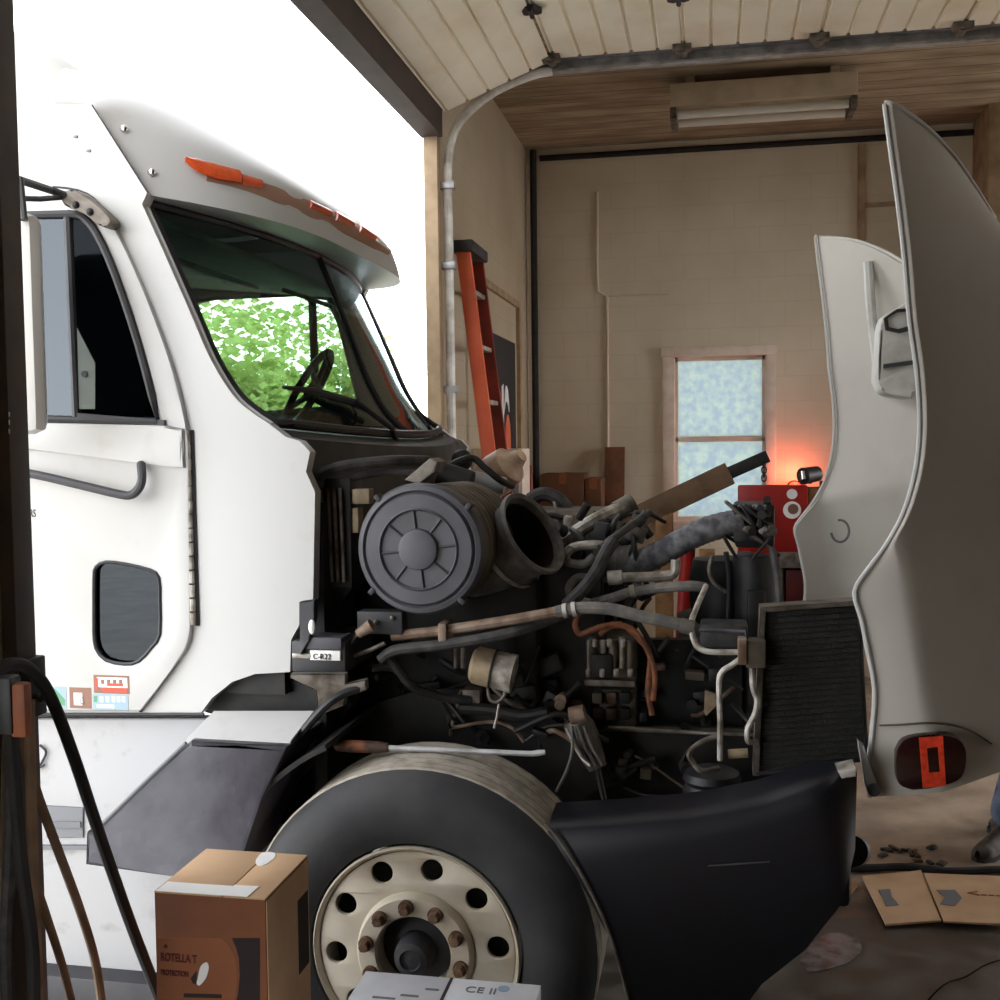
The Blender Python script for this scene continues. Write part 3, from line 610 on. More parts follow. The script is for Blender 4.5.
hose('air_hose', [(-30, 700, .1), (-14, 682, .1), (-2, 670, .1), (10, 664, .1), (28, 668, .1), (48, 692, .1), (72, 752, .11), (103, 845, .12), (133, 930, .13), (165, 1012, .14)], .0135, 'rubber', 'thick black hose arching over the near post and down before the step')
hose('air_hose', [(22, 735, .075), (36, 790, .075), (58, 850, .075), (80, 910, .075), (95, 960, .075), (103, 1012, .075)], .0105, 'brownw', 'brown hose hanging from the post, right of the other brown one')
hose('air_hose', [(16, 800, .055), (28, 860, .055), (46, 915, .055), (62, 965, .055), (74, 1012, .055)], .0095, 'brownw', 'brown hose hanging close to the post, left of the other brown one')
lab = ['black hose loop hanging at the far left edge beside the post', 'black hose loop hanging in front of the post with a grey sheen', 'brown-black hose loop hanging next to the post edge', 'black hose loop hanging lowest across the post']
for i, (xa, xb, r, mm, Yd) in enumerate(((-4, -12, .014, 'rubber', .045), (14, 6, .014, 'dhose', .13), (29, 36, .012, 'brownw', .1), (8, 32, .013, 'rubber', .17))):
    hose('air_hose', [(xa, 700, Yd), (xa + (xb - xa) * .2, 760, Yd), (xa + (xb - xa) * .55, 860, Yd), (xb, 940, Yd), (xb + 2, 1012, Yd)], r, mm, lab[i])
hd = thing('hanging_strap', 'brown leather strap handle with a black clasp hanging on the near post', 'handle', atx(14, 740, -1.25))
q = atx(14, 740, -1.25).y
MB().pbx(10, 684, 24, 738, q, q + .025, .006).out('strap', 'leather', hd)
MB().pbx(-6, 678, 10, 735, q - .005, q + .03, .006).out('clasp', 'black', hd)
# writing on the post
pst = bpy.data.objects['trim_2']
for k, y in enumerate((411, 419, 428)):
    p = atx(9, y, XD + .036); MB().bx(p.x, p.x + .0006, p.y - .002, p.y + .002, p.z - .012, p.z - .002).out('post_marking', 'white', pst)

pd = [atz(x, y, FZ) for x, y in sm2([(800, 962), (812, 944), (830, 934), (852, 936), (862, 948), (850, 962), (826, 970), (808, 972), (800, 962)], 5)[:-1]]
tag(MB().prism([pd], (0, 0, .003)).out('puddle', mat('pale_puddle', (112, 114, 118), .25, rgb2=(70, 68, 66), nscale=16, lo=.42, hi=.62), origin=pd[0]), 'pale grey wet patch on the dark floor beside the bumper', 'puddle')
ck = [atz(x, y, FZ - .003) for x, y in ((925, 1004), (945, 985), (965, 978), (985, 966), (1010, 958))]
tag(MB().tube(sm(ck), .006, 4).out('floor_crack', mat('crack_dirt', (12, 11, 10), 1, spec=0), origin=ck[0]), 'dark crack running across the concrete floor at bottom right', 'crack')
# ================================================================== TRUCK
T = thing('semi_truck', 'white conventional semi truck with its hood tilted open and engine exposed', 'truck', (-.82, 4.27, 0))
YC = 4.27; YN = 3.15; YFR = 2 * YC - YN
def mir(p): return Vector((p[0], 2 * YC - p[1], p[2]))
# ---- cab shell
WPX = sm2([(268, 423), (250, 411), (232, 394), (210, 358), (190, 312), (165, 255), (142, 204)], 4)
side = [(-550, 98), (-550, 714), (200, 714), (212, 698), (232, 682), (255, 674), (290, 672), (291, 640), (301, 622), (313, 600), (315, 492), (306, 472), (310, 452), (300, 441)] + \
       [(286, 437)] + WPX + [(147, 193), (92, 105)]
win_up = [(-120, 220), (76, 216)] + sm2([(76, 216), (88, 219), (102, 236), (120, 276), (143, 345), (163, 422)], 3)[1:] + [(-120, 415)]
cabm = MB()
ow, hw = A(side, YN), A(win_up, YN)
cabm.prism([ow, hw], (0, .05, 0), 0)
cab = cabm.out('cab_body', 'paint', T)
m = MB()
far_win = [at(x, y, YFR - .05) for x, y in [(190, 420), (188, 330), (196, 302), (215, 297), (300, 293), (330, 298), (342, 325), (362, 404), (350, 408)]]
# far side: the same outline mirrored, with the driver's window
m.prism([[mir(p) for p in ow], [Vector((p.x, YFR, p.z)) for p in far_win]], (0, -.05, 0)); m.out('far_side', 'paint', T)
# roof between the two sides
rows = []
for X, zz in ((-4.0, 2.9), (-3.0, 2.89), (-2.2, 2.89), (-1.96, 2.885), (-1.92, 2.88)):
    rows.append([(X, YC + 1.12 * s, zz + .14 * (1 - abs(s) ** 2.5)) for s in [k / 8 - 1 for k in range(17)]])
MB().grid(rows, .03).out('roof', 'paint', T)
MB().bx(-4.0, -3.95, YN + .05, YFR - .05, .9, 2.9).out('rear_panel', 'paint', T)
MB().bx(-3.95, -1.3, YN + .05, YFR - .05, 1.12, 1.2).out('cab_floor', 'blackdeep', T)
# roof fairing
prof = [(110, 101), (96, 86), (80, 70), (50, 46), (20, 29), (-60, -5), (-250, -50), (-600, -70)]
rows = []
for s in [-1, -.998, -.99, -.975, -.95, -.9, -.8, -.4, 0, .4, .8, .9, .95, .975, .99, .998, 1]:
    k = (1 - abs(s) ** 26); r = []
    for (x, y), hw_ in zip(prof, (.78, .81, .84, .87, .9, .92, .94, .94)):
        p = at(x, y, YC - hw_ * .97); base = 2.9; r.append((p.x, YC + s * hw_, base + (p.z - base) * k ** .4))
    rows.append(r)
MB().grid(rows, .02).out('roof_fairing', 'paint', T)
# ---- visor
Cp = sm(A([(366, 259), (362, 240), (350, 217), (305, 181), (240, 141), (165, 113)], YC), 4)
Ep = sm(A([(149, 195), (136, 174), (119, 147), (105, 125), (92, 105), (55, 101)], 3.17), 4)
def visor(s, v, off=0):
    w = abs(s) ** 4; f = v * (len(Cp) - 1); i = min(int(f), len(Cp) - 2); t = f - i
    c = Cp[i].lerp(Cp[i + 1], t); e = Ep[i].lerp(Ep[i + 1], t)
    p = c.lerp(e, w); p.y = YC + 1.1 * s; return p
def wtop(s):
    e = at(146, 203, 3.21); return Vector((e.x + .17 * (1 - s * s), YC + 1.06 * s, e.z - .02 + .02))
S_ = [k / 20 - 1 for k in range(41)]
vm = MB(); rows = []
rows.append([wtop(s) + Vector((-.03, 0, .012)) for s in S_]); rows.append([wtop(s).lerp(visor(s, 0), .5) + Vector((0, 0, .004)) for s in S_])
for k in range(21): rows.append([visor(s, k / 20) for s in S_])
vm.grid(rows, .012); visor_o = vm.out('sun_visor', 'paint', T)
def pick(px, py):
    s0, v0, ds, dv = -.2, .4, .8, .4
    for _ in range(7):
        best = None
        for i in range(-8, 9):
            for k in range(-6, 7):
                s, v = max(-1, min(1, s0 + ds * i / 8)), max(0, min(1, v0 + dv * k / 6))
                q = proj(visor(s, v)); d = (q[0] - px) ** 2 + (q[1] - py) ** 2
                if best is None or d < best[0]: best = (d, s, v)
        s0, v0 = best[1], best[2]; ds *= .45; dv *= .45
    return s0, v0
def vnorm(s, v):
    a, b = visor(max(-1, s - .01), v), visor(min(1, s + .01), v); c, d = visor(s, max(0, v - .02)), visor(s, min(1, v + .02))
    n = (b - a).cross(d - c).normalized(); return n if n.dot(CAM - visor(s, v)) > 0 else -n
def visor_patch(name, mm, pxs, h=.012, w=.5):
    """lens lying on the visor between upper and lower pixel lines"""
    up = [pick(x, a) for x, a, b in pxs]; lo = [pick(x, b) for x, a, b in pxs]
    rows = []
    for (s0, v0), (s1, v1) in zip(up, lo):
        r = []
        for t in (0, .33, .66, 1):
            p = visor(s0 + (s1 - s0) * t, v0 + (v1 - v0) * t); n = vnorm(s0 + (s1 - s0) * t, v0 + (v1 - v0) * t); r.append(p + n * (h if 0 < t < 1 else h * .55))
        rows.append(r)
    return MB().grid(rows, .01).out(name, mm, visor_o)
visor_patch('lens_strip', 'amberd', [(206, 165, 181), (240, 176, 189), (275, 187, 202), (310, 202, 217), (345, 221, 234), (372, 236, 248), (388, 247, 255)], .006)
visor_patch('marker_lamp', 'amber', [(184, 161, 163), (196, 163, 173), (214, 168, 180), (238, 174, 184)])
visor_patch('marker_lamp', 'amber', [(241, 175, 186), (261, 181, 189)])
visor_patch('marker_lamp', 'amber', [(309, 201, 209), (330, 211, 217)])
visor_patch('marker_lamp', 'amber', [(335, 212, 221), (352, 221, 228)])
visor_patch('marker_lamp', 'amber', [(358, 224, 233), (374, 234, 241)])
for bx_, by_ in ((123, 130), (151, 173)):
    s, v = pick(bx_, by_); p = visor(s, v) + vnorm(s, v) * .004; MB().sphere(p, .013, (1, .6, 1)).out('bolt', 'chrome', visor_o)
for x, y in ((73, 135), (86, 149)):
    MB().pbx(x, y, x + 4, y + 3, YN - .004, YN, .001).out('roof_rivet', 'dsteel', cab)
# seam gap line along the visor edge
MB().tube(A([(92, 105), (148, 193)], YN - .001), .0025, 6).out('visor_seam', 'black', T)
# ---- windshield
wl_px = WPX
wle = [at(x + 5, y - 1, 3.21) for x, y in wl_px]
def wsurf(i, s, off=0):
    e = wle[i]; t = i / (len(wle) - 1); b = .14 + .03 * t
    return Vector((e.x + b * (1 - s * s) + off, YC + 1.06 * s, e.z + (-.035 * (1 - s * s) * (1 - t))))
SW = [k / 12 - 1 for k in range(25)]
ws = MB(); ws.grid([[wsurf(i, s) for s in SW] for i in range(len(wle))], .005); wsh = ws.out('windshield', 'winglass', T)
gk = []
gk += [wsurf(i, -1) for i in range(len(wle))] + [wsurf(len(wle) - 1, s) for s in SW[1:]] + [wsurf(i, 1) for i in range(len(wle) - 2, -1, -1)] + [wsurf(0, s) for s in SW[::-1][1:-1]]
MB().tube(gk, .016, 8, closed=True).out('gasket', 'black', wsh)
MB().tube([wsurf(i, 0, .003) for i in range(len(wle))], .012, 8).out('centre_divider', 'black', wsh)
# pillars joining side plate and glass
for sg in (0, 1):
    rows = []
    for i in range(len(wle)):
        p = at(*wl_px[i], YN + .02); r = [p, Vector(((p.x + wle[i].x) / 2 + .015, (p.y + wle[i].y) / 2 - .012, (p.z + wle[i].z) / 2)), wle[i] + Vector((-.012, .0, 0))]
        rows.append([mir(q) for q in r] if sg else r)
    MB().grid(rows, .012).out('windshield_pillar', 'paint', T)
# wiper
def wpick(px, py, off=.02):
    best = None
    for i in range(len(wle)):
        for k in range(-60, 61):
            p = wsurf(i, k / 60); q = proj(p); d = (q[0] - px) ** 2 + (q[1] - py) ** 2
            if best is None or d < best[0]: best = (d, p)
    return best[1] + Vector((off, -off * .2, off * .6))
MB().tube([at(401, 456, 4.2), wpick(384, 436, .03), wpick(346, 407, .03)], [.013, .011, .009], 8).out('wiper_arm', 'black', T)
MB().tube([wpick(366, 415, .02), wpick(346, 407, .02), wpick(310, 398, .02), wpick(277, 392, .02)], [.008, .015, .013, .006], 8).out('wiper_blade', 'black', T)
MB().tube([at(440, 446, 5.0), wpick(424, 428, .02), wpick(412, 415, .02)], .009, 8).out('wiper_arm', 'black', T)
# ---- cab interior
MB().grid([[(-3.9, YN + .08, 2.83), (-3.9, YFR - .08, 2.83)], [(-1.75, YN + .08, 2.62), (-1.75, YFR - .08, 2.62)]], .02).out('headliner', 'headliner', T)
MB().bx(-3.4, -3.36, YN + .06, YFR - .06, 1.2, 2.8).out('bunk_curtain', 'cab_in', T)
db = MB(); rows = []
for i, (dx, dz) in enumerate(((0, -.03), (-.12, .0), (-.3, .01), (-.42, -.05), (-.46, -.5))):
    rows.append([wsurf(0, s) * 1 + Vector((dx - .02, 0, dz)) for s in SW])
db.grid(rows, .02).out('dashboard', 'grey', T)
inn = []
lining_n = [at(x, y, YN + .055) for x, y in [(-300, 130), (-300, 600), (200, 600), (240, 440)] + [(226, 395), (205, 358), (185, 312), (160, 255), (138, 206)]]
m = MB(); m.prism([lining_n, [Vector((p.x, YN + .055, p.z)) for p in hw]], (0, .015, 0)); m.out('door_lining', 'cab_in', T)
m = MB(); m.prism([[Vector((p.x, YFR - .055, p.z)) for p in lining_n], [Vector((p.x, YFR - .055, p.z)) for p in far_win]], (0, -.015, 0)); m.out('door_lining', 'cab_in', T)
MB().tube([Vector((p.x, YFR - .06, p.z)) for p in far_win], .02, 6, closed=True).out('window_rubber', 'black', T)
m = MB(); m.prism([[Vector((p.x, YFR - .01, p.z)) for p in far_win]], (0, .006, 0)); m.out('door_glass', 'winglass', T)
a, b = at(316, 400, YFR - .04), at(312, 296, YFR - .04); MB().tube([a, b], .022, 8).out('vent_divider', 'black', T)
sw = at(308, 390, 4.85); ax = Vector((-.82, -.12, .5)).normalized(); ua, ub = frame_of(ax)
MB().tube([sw + (ua * math.cos(t) + ub * math.sin(t)) * .2 for t in [2 * PI * k / 32 for k in range(32)]], .017, 10, closed=True).out('steering_wheel', 'black', T)
m = MB()
for k in range(3):
    t = 2 * PI * k / 3 + .5; m.tube([sw - ax * .03, sw + (ua * math.cos(t) + ub * math.sin(t)) * .2], .014, 8)
m.cyl(sw - ax * .03, sw - ax * .5, .035); m.cyl(sw + ax * .0, sw - ax * .05, .05); m.out('steering_column', 'black', T)
for yy in (3.5, 4.55):
    e = wtop((yy - YC) / 1.06); MB().box((e.x - .17, yy + .3, 2.54), (.2, .55, .02), Matrix.Rotation(.35, 3, 'Y'), .006).out('sun_flap', 'headliner', T)
p = at(345, 285, 5.0); MB().cyl(p, p + Vector((-.03, 0, 0)), .075, seg=24).cyl(p + Vector((.01, -.02, 0)), p + Vector((.02, -.04, 0)), .03, seg=16).out('cab_fan', 'headliner', T)
for yy in (3.65, 4.89):
    st = MB(); st.bx(-2.65, -2.15, yy - .25, yy + .25, 1.3, 1.5, .05); st.box((-2.7, yy, 1.75), (.14, .46, .6), Matrix.Rotation(-.2, 3, 'Y'), .05); st.bx(-2.5, -2.3, yy - .1, yy + .1, 1.2, 1.3); st.out('seat', 'cab_in', T)
# cowl and firewall
rows = []
for dx, dz in ((.0, -.02), (.08, -.05), (.1, -.14), (.12, -.3)):
    rows.append([wsurf(0, s) + Vector((dx, 0, dz)) for s in SW])
MB().grid(rows, .015).out('cowl', 'cowl', T)
fx = at(316, 520, 3.2).x
MB().bx(fx - .02, fx + .02, 3.2, YFR - .06, .75, 1.72).out('firewall', 'blackdeep', T)
# ---- door
dr_px = [(-200, 186), (40, 187)] + sm2([(40, 187), (78, 191), (100, 206), (120, 240), (141, 286), (160, 335), (175, 380), (184, 420), (188, 445)], 3)[1:] + [(190, 620)] + sm2([(190, 620), (188, 640), (178, 660), (140, 711)], 3)[1:] + [(-200, 711)]
low_w = sm2([(94, 632), (94, 580), (96, 567), (106, 562), (125, 564), (150, 570), (159, 578), (160, 600), (160, 634), (152, 647), (139, 661), (125, 664), (106, 660), (96, 648), (94, 632)], 2)[:-1]
YD = YN - .024
m = MB(); wd = [at(x, y, YN) + Vector((0, -.024, 0)) for x, y in win_up]
m.prism([A(dr_px, YD), wd, A(low_w, YD)], (0, .022, 0), .006)
door = m.out('door', 'paint', T)
seam = A(dr_px[2:-1], YN - .004); MB().tube(seam, .0065, 6).out('door_seal', 'black', door)
m = MB(); m.tube(A([(-200, 714.5), (204, 714.5)], YN - .006), .006, 6); m.out('sill_seal', 'black', T)
m = MB(); m.plate([(-200, 417), (164, 425), (182, 429), (183, 468), (172, 467), (132, 462), (80, 455), (30, 450), (-200, 448)], YD - .016, YD + .004, bev=.008); m.out('waist_panel', 'paint', door)
MB().tube([p + Vector((0, -.004, 0)) for p in wd], .013, 8, closed=True).out('window_rubber', 'black', door)
a, b = at(68, 216, YD), at(77, 418, YD)
MB().tube([a, b], .014, 8).out('vent_divider', 'dgrey', door)
def shrink(poly, Y): return A(poly, Y)
m = MB(); m.prism([shrink([(-120, 219), (68, 217), (76, 416), (-120, 415)], YD)], (0, -.0 + .005, 0)); m.out('door_glass', 'sideglass', door)
m = MB(); m.prism([shrink([(72, 217)] + sm2([(80, 217), (90, 222), (102, 238), (120, 278), (143, 346), (162, 421)], 3) + [(78, 416)], YD)], (0, .005, 0)); m.out('vent_glass', 'ventglass', door)
MB().plate([(77, 328), (95, 363), (95, 409), (79, 409)], YD - .006, YD - .002).out('latch_plate', 'headliner', door)
p = at(84, 374, YD - .01); MB().cyl(p, p + Vector((0, .01, 0)), .01, seg=12).out('latch_knob', 'black', door)
MB().plate([(77, 413), (164, 420), (164, 426), (77, 419)], YD - .014, YD).out('window_sill', 'dgrey', door)
m = MB(); m.prism([A(low_w, YD + .012)], (0, .006, 0)); m.out('lower_window', 'lowglass', door)
MB().tube(A(low_w, YD), .006, 6, closed=True).out('lower_window_seal', 'black', door)
m = MB(); m.plate([(-200, 500), (200, 500), (200, 700), (-200, 700)], YN + .05, YN + .065); m.out('footwell_lining', 'dgrey', T)
MB().tube(sm([at(x, y, YD - .06) for x, y in ((-60, 458), (32, 474), (80, 485), (118, 494), (131, 495), (139, 488), (142, 478))] + [at(141, 464, YD - .02)], 4), .0135, 10).out('grab_handle', 'dgrey', door)
# hinge knuckles
m = MB(); hp0, hp1 = at(187, 430, YN - .012), at(193, 626, YN - .012)
for k in range(14):
    a = hp0.lerp(hp1, (k + .04) / 14); b = hp0.lerp(hp1, (k + .9) / 14); m.cyl(a, b, .0105, seg=10)
hinge = m.out('door_hinge', 'alu', T)
MB().tube([hp0 + Vector((.012, .008, 0)), hp1 + Vector((.012, .008, 0))], .006, 6).out('hinge_gap', 'black', hinge)
p = at(33, 517, YD - .001); text('lettering', 'RS', (p.x - .012, p.y, p.z), .035, 'ink', door, sx=.6)
# stickers
def stick(x0, y0, x1, y1, mm, d=.001, nm='sticker'):
    return MB().pbx(x0, y0, x1, y1, YD - d, YD, 0).out(nm, mm, door)
stick(94, 676, 129, 693, 'sbrown'); stick(97, 678, 127, 687, 'white', .0015); stick(102, 688, 127, 692, 'sred', .0016); stick(95, 678, 98, 689, 'sred', .0017)
for i, x in enumerate((101, 107, 113, 119)): stick(x, 679.5, x + 3.2, 684, 'sbrown', .002)
stick(107, 683.5, 123, 686, 'sred', .0022)
stick(93, 695, 128, 709, 'sblue'); stick(94, 696, 97, 702, 'sgreen', .0015)
for x in (100, 106, 112, 117, 122): stick(x, 696.5, x + 3, 702, 'white', .0015)
stick(97, 705, 114, 707.5, 'white', .0015)
stick(70, 688, 91, 708, 'sbrown'); stick(74, 693, 82, 705, 'white', .0015); p = at(80, 704, YD); text('lettering', 'G', (p.x, p.y - .002, p.z), .032, 'inkgrey', door, sx=.7)
stick(51, 687, 66, 708, 'sblue'); m = MB(); m.plate([(54, 688), (65, 700), (65, 706), (60, 704)], YD - .0016, YD); m.out('sticker', 'sgreen', door)
for (x, y, r) in ((41, 507, 2), (89, 440, 1.6)): pass
# mirror
mh = MB(); a, b = at(-80, 436, 2.84), at(46, 215, 2.84)
mh.bx(b.x - .3, b.x, 2.765, 2.84, a.z, b.z, .034); mirr = mh.out('mirror', 'paint', T)
MB().bx(b.x - .28, b.x - .03, 2.838, 2.842, a.z + .03, b.z - .03).out('mirror_glass', 'chrome', mirr)
MB().tube([at(8, 176, 2.76), at(26, 182, 2.86), at(50, 190, 3.04), at(76, 199, 3.1)], .012, 8).out('mirror_arm', 'dgrey', mirr)
MB().tube([at(10, 198, 2.8), at(40, 199, 2.95), at(66, 197, 3.1)], .008, 8).out('mirror_arm', 'dgrey', mirr)
MB().tube([at(20, 178, 2.78), at(24, 220, 2.76)], .01, 8).out('mirror_arm', 'dgrey', mirr)
MB().plate(sm2([(60, 194), (70, 189), (82, 194), (98, 207), (110, 219), (107, 226), (98, 225), (84, 214), (64, 205), (60, 194)], 3)[:-1], 3.07, 3.13, bev=.006).out('mirror_bracket', 'dsteel', mirr)
for x, y in ((76, 205), (90, 212)): MB().sphere(at(x, y, 3.07), .012).out('bracket_bolt', 'black', mirr)
# ---- lower fairing, steps
m = MB(); m.plate([(-550, 718), (208, 718), (240, 790), (300, 850), (300, 1010), (-550, 978)], 3.2, 3.24, bev=.006); low = m.out('side_fairing', 'dirtwhite', T)
MB().plate([(-100, 846), (156, 846), (156, 850), (-100, 850)], 3.185, 3.2).out('fairing_seam', 'inkgrey', low)
MB().plate([(46, 806), (83, 808), (83, 838), (46, 838)], 3.192, 3.2, bev=.002).out('step_recess', 'inkgrey', low)
MB().plate([(52, 822), (80, 822), (80, 828), (52, 828)], 3.186, 3.19).out('step_tread', 'inkgrey', low)
MB().tube(sm(A([(40, 745), (46, 752), (42, 762), (38, 768), (44, 765)], 3.19)), .004, 6).out('latch_cable', 'black', low)
m = MB(); m.pbx(-300, 986, 165, 1003, 3.12, 3.3, .004); m.out('bottom_step', 'dgrey', T)
fp = [(190, 741), (288, 746), (262, 800), (238, 872), (170, 876), (84, 866), (85, 833), (100, 822), (152, 775)]
m = MB(); m.plate(fp, 2.92, 3.2, bev=.015); ft_ = m.out('quarter_fender', 'tarp', T)
MB().tube(sm(A([(100, 826), (145, 782), (186, 743)], 2.918)), .006, 6).out('tape_edge', 'inkgrey', ft_)
m = MB(); q = [at(212, 716, 3.1), at(312, 716, 3.1), at(289, 746, 2.94), at(186, 742, 2.94)]
m.prism([q], (0, .015, .012), .003); m.out('fender_top', 'paint', T)
# wheel arch liner
WC = at(415, 952, 2.92)
def arc(r, y, a0, a1, n=20): return [Vector((WC.x + r * math.cos(a0 + (a1 - a0) * k / n), y, WC.z + r * math.sin(a0 + (a1 - a0) * k / n))) for k in range(n + 1)]
m = MB(); m.grid([arc(.63, 2.94, 2.0, 3.5), arc(.63, 3.45, 2.0, 3.5)], .015); m.out('wheel_arch_liner', 'blackdeep', T)
m = MB(); m.grid([arc(.63, 3.46, .6, 3.6), arc(.3, 3.46, .6, 3.6)], .015); m.out('inner_fender', 'blackdeep', T)
MB().plate([(205, 712), (222, 690), (245, 680), (292, 676), (330, 700), (316, 722), (240, 722)], 3.24, 3.3).out('dark_opening_sheet', 'blackdeep', T)  # black sheet standing in for the dark opening below the cab
MB().plate([(284, 748), (318, 704), (345, 690), (352, 705), (318, 760), (290, 790)], 3.3, 3.36).out('dark_gap_sheet', 'blackdeep', T)  # black sheet hiding bright sky behind the gap
MB().tube(sm([at(246, 845, 3.02), at(262, 790, 3.02), at(290, 748, 3.02), at(330, 702, 3.05), at(366, 686, 3.1)], 6), .013, 8).out('arch_edge', 'black', T)
MB().cyl(at(238, 838, 3.0), at(242, 834, 3.0), .012, seg=10).out('fender_bolt', 'chrome', T)
# ---- wheels
def wheel(yo, sg):
    tm = MB(); o = Vector((WC.x, yo, WC.z)); ax = (0, sg, 0)
    tm.lathe([(.30, .03), (.31, .0), (.34, -.018), (.40, -.03), (.455, -.022), (.49, .0), (.512, .03)], o, ax, 64)
    ti = tm.out('tire', 'tire', T)
    tr = [(.512, .03)]
    for g in range(5):
        h = .035 + g * .053; tr += [(.517, h), (.517, h + .043), (.500, h + .044), (.500, h + .052)]
    tr += [(.517, .3), (.49, .33), (.4, .34), (.3, .3)]
    MB().lathe(tr, o, ax, 64).out('tread', 'tread', ti)
    rm_ = MB(); rm_.lathe([(.285, .06), (.30, .02), (.302, .002), (.297, -.006), (.29, .0), (.286, .012), (.282, .03), (.25, .2), (.25, .3)], o, ax, 64); rim = rm_.out('wheel_rim', 'rim', T)
    cir = lambda r, y, n=40, c=(0, 0): [Vector((o.x + c[0] + r * math.cos(2 * PI * k / n), y, o.z + c[1] + r * math.sin(2 * PI * k / n))) for k in range(n)]
    d = MB(); yd = o.y + sg * .012
    holes = [cir(.165, yd, 40)] + [cir(.0315, yd, 18, (.237 * math.cos(2 * PI * k / 10 + 1.36), .237 * math.sin(2 * PI * k / 10 + 1.36))) for k in range(10)]
    d.prism([cir(.284, yd, 56)] + holes, (0, sg * .012, 0), .003); d.out('wheel_disc', 'rim', rim)
    MB().lathe([(.17, .014), (.166, -.012), (.16, -.02), (.112, -.02), (.106, -.012), (.106, .1)], o, ax, 48).out('wheel_flange', 'rim', rim)
    MB().lathe([(.28, .1), (.0, .1)], o, ax, 40).out('brake_drum', 'blackdeep', rim)
    h = MB(); h.lathe([(.104, .04), (.085, .03), (.055, .02), (.052, -.03), (.046, -.05), (.03, -.055), (.028, -.048), (.012, -.05), (0, -.052)], o, ax, 32); h.out('hub_cap', 'dgrey', rim)
    for k in range(10):
        t = 2 * PI * k / 10 + 1.7; c = o + Vector((.138 * math.cos(t), -sg * .02, .138 * math.sin(t)))
        n = MB(); n.cyl(c, c - Vector((0, sg * .012, 0)), .021, seg=14); n.cyl(c - Vector((0, sg * .012, 0)), c - Vector((0, sg * .034, 0)), .0165, .014, 6); n.out('lug_nut', 'nut', rim)
wheel(2.92, 1); wheel(2 * YC - 2.92, -1)
MB().bx(WC.x - .08, WC.x + .08, 3.3, 5.25, .4, .54, .01).out('front_axle', 'blackdeep', T)
# ---- bumper
def lerp_list(l, t):
    f = t * (len(l) - 1); i = min(int(f), len(l) - 2); k = f - i; return (l[i][0] + (l[i + 1][0] - l[i][0]) * k, l[i][1] + (l[i + 1][1] - l[i][1]) * k)
bo = [(552, 827), (620, 823), (692, 817), (728, 812), (764, 803), (812, 786), (849, 769), (856, 774), (854, 850), (843, 902), (805, 950), (760, 985), (735, 1020), (690, 1060), (640, 1100), (632, 1012), (618, 955), (596, 892), (572, 850)]
Tb = [(548, 827), (620, 823), (692, 817), (764, 803), (812, 786), (857, 770)]; Bb = [(640, 1100), (690, 1060), (735, 1020), (762, 984), (805, 950), (843, 902), (855, 850)]
rows = []
for k in range(25):
    t = k / 24; ta, ba = lerp_list(Tb, t), lerp_list(Bb, t); yf_ = 2.93 + .07 * max(0, (t - .8) / .2) ** 2; r = []
    zt_ = at(ta[0], ta[1], yf_); r += [zt_ + Vector((0, .17 * (1 - .6 * max(0, (t - .8) / .2)), .012)), zt_ + Vector((0, .06, .008)), zt_ + Vector((0, .025, 0)), at(ta[0], ta[1] + 5, yf_ + .008)]
    for q in range(1, 9):
        u = q / 8; r.append(at(ta[0] + (ba[0] - ta[0]) * u + 26 * math.sin(PI * u) * (1 - t) ** 2, ta[1] + 5 + (ba[1] - ta[1] - 5) * u, yf_ + .02 * u * u))
    rows.append(r)
m = MB(); m.grid(rows, .01); bmp = m.out('bumper', 'bumper', T, ang=1.2)
bo_rows = rows
a = at(640, 990, 3.3); b = at(850, 800, 3.3)
m = MB(); m.bx(b.x - .16, b.x - .02, 3.09, 2 * YC - 3.09, .6, .93, .02); m.out('bumper_bar', 'bumper', bmp)
m = MB(); m.grid([[mir(p) for p in r] for r in bo_rows], .01); m.out('bumper_end', 'bumper', bmp, ang=1.2)
MB().tube(sm(A([(545, 824), (558, 838), (580, 872), (602, 915), (618, 960), (632, 1015)], 2.915), 5), .005, 6).out('bumper_trim', 'dsteel', bmp)
MB().tube(A([(708, 866), (770, 862)], 2.928), .003, 6).out('bumper_crease', 'dgrey', bmp)
MB().cyl(at(852, 851, 3.3), at(856, 851, 3.55), .045, seg=20).out('tow_eye', 'black', bmp)
MB().plate([(838, 772), (856, 768), (856, 777), (842, 779)], 2.92, 3.0, bev=.003).out('bumper_bracket', 'alu', bmp)
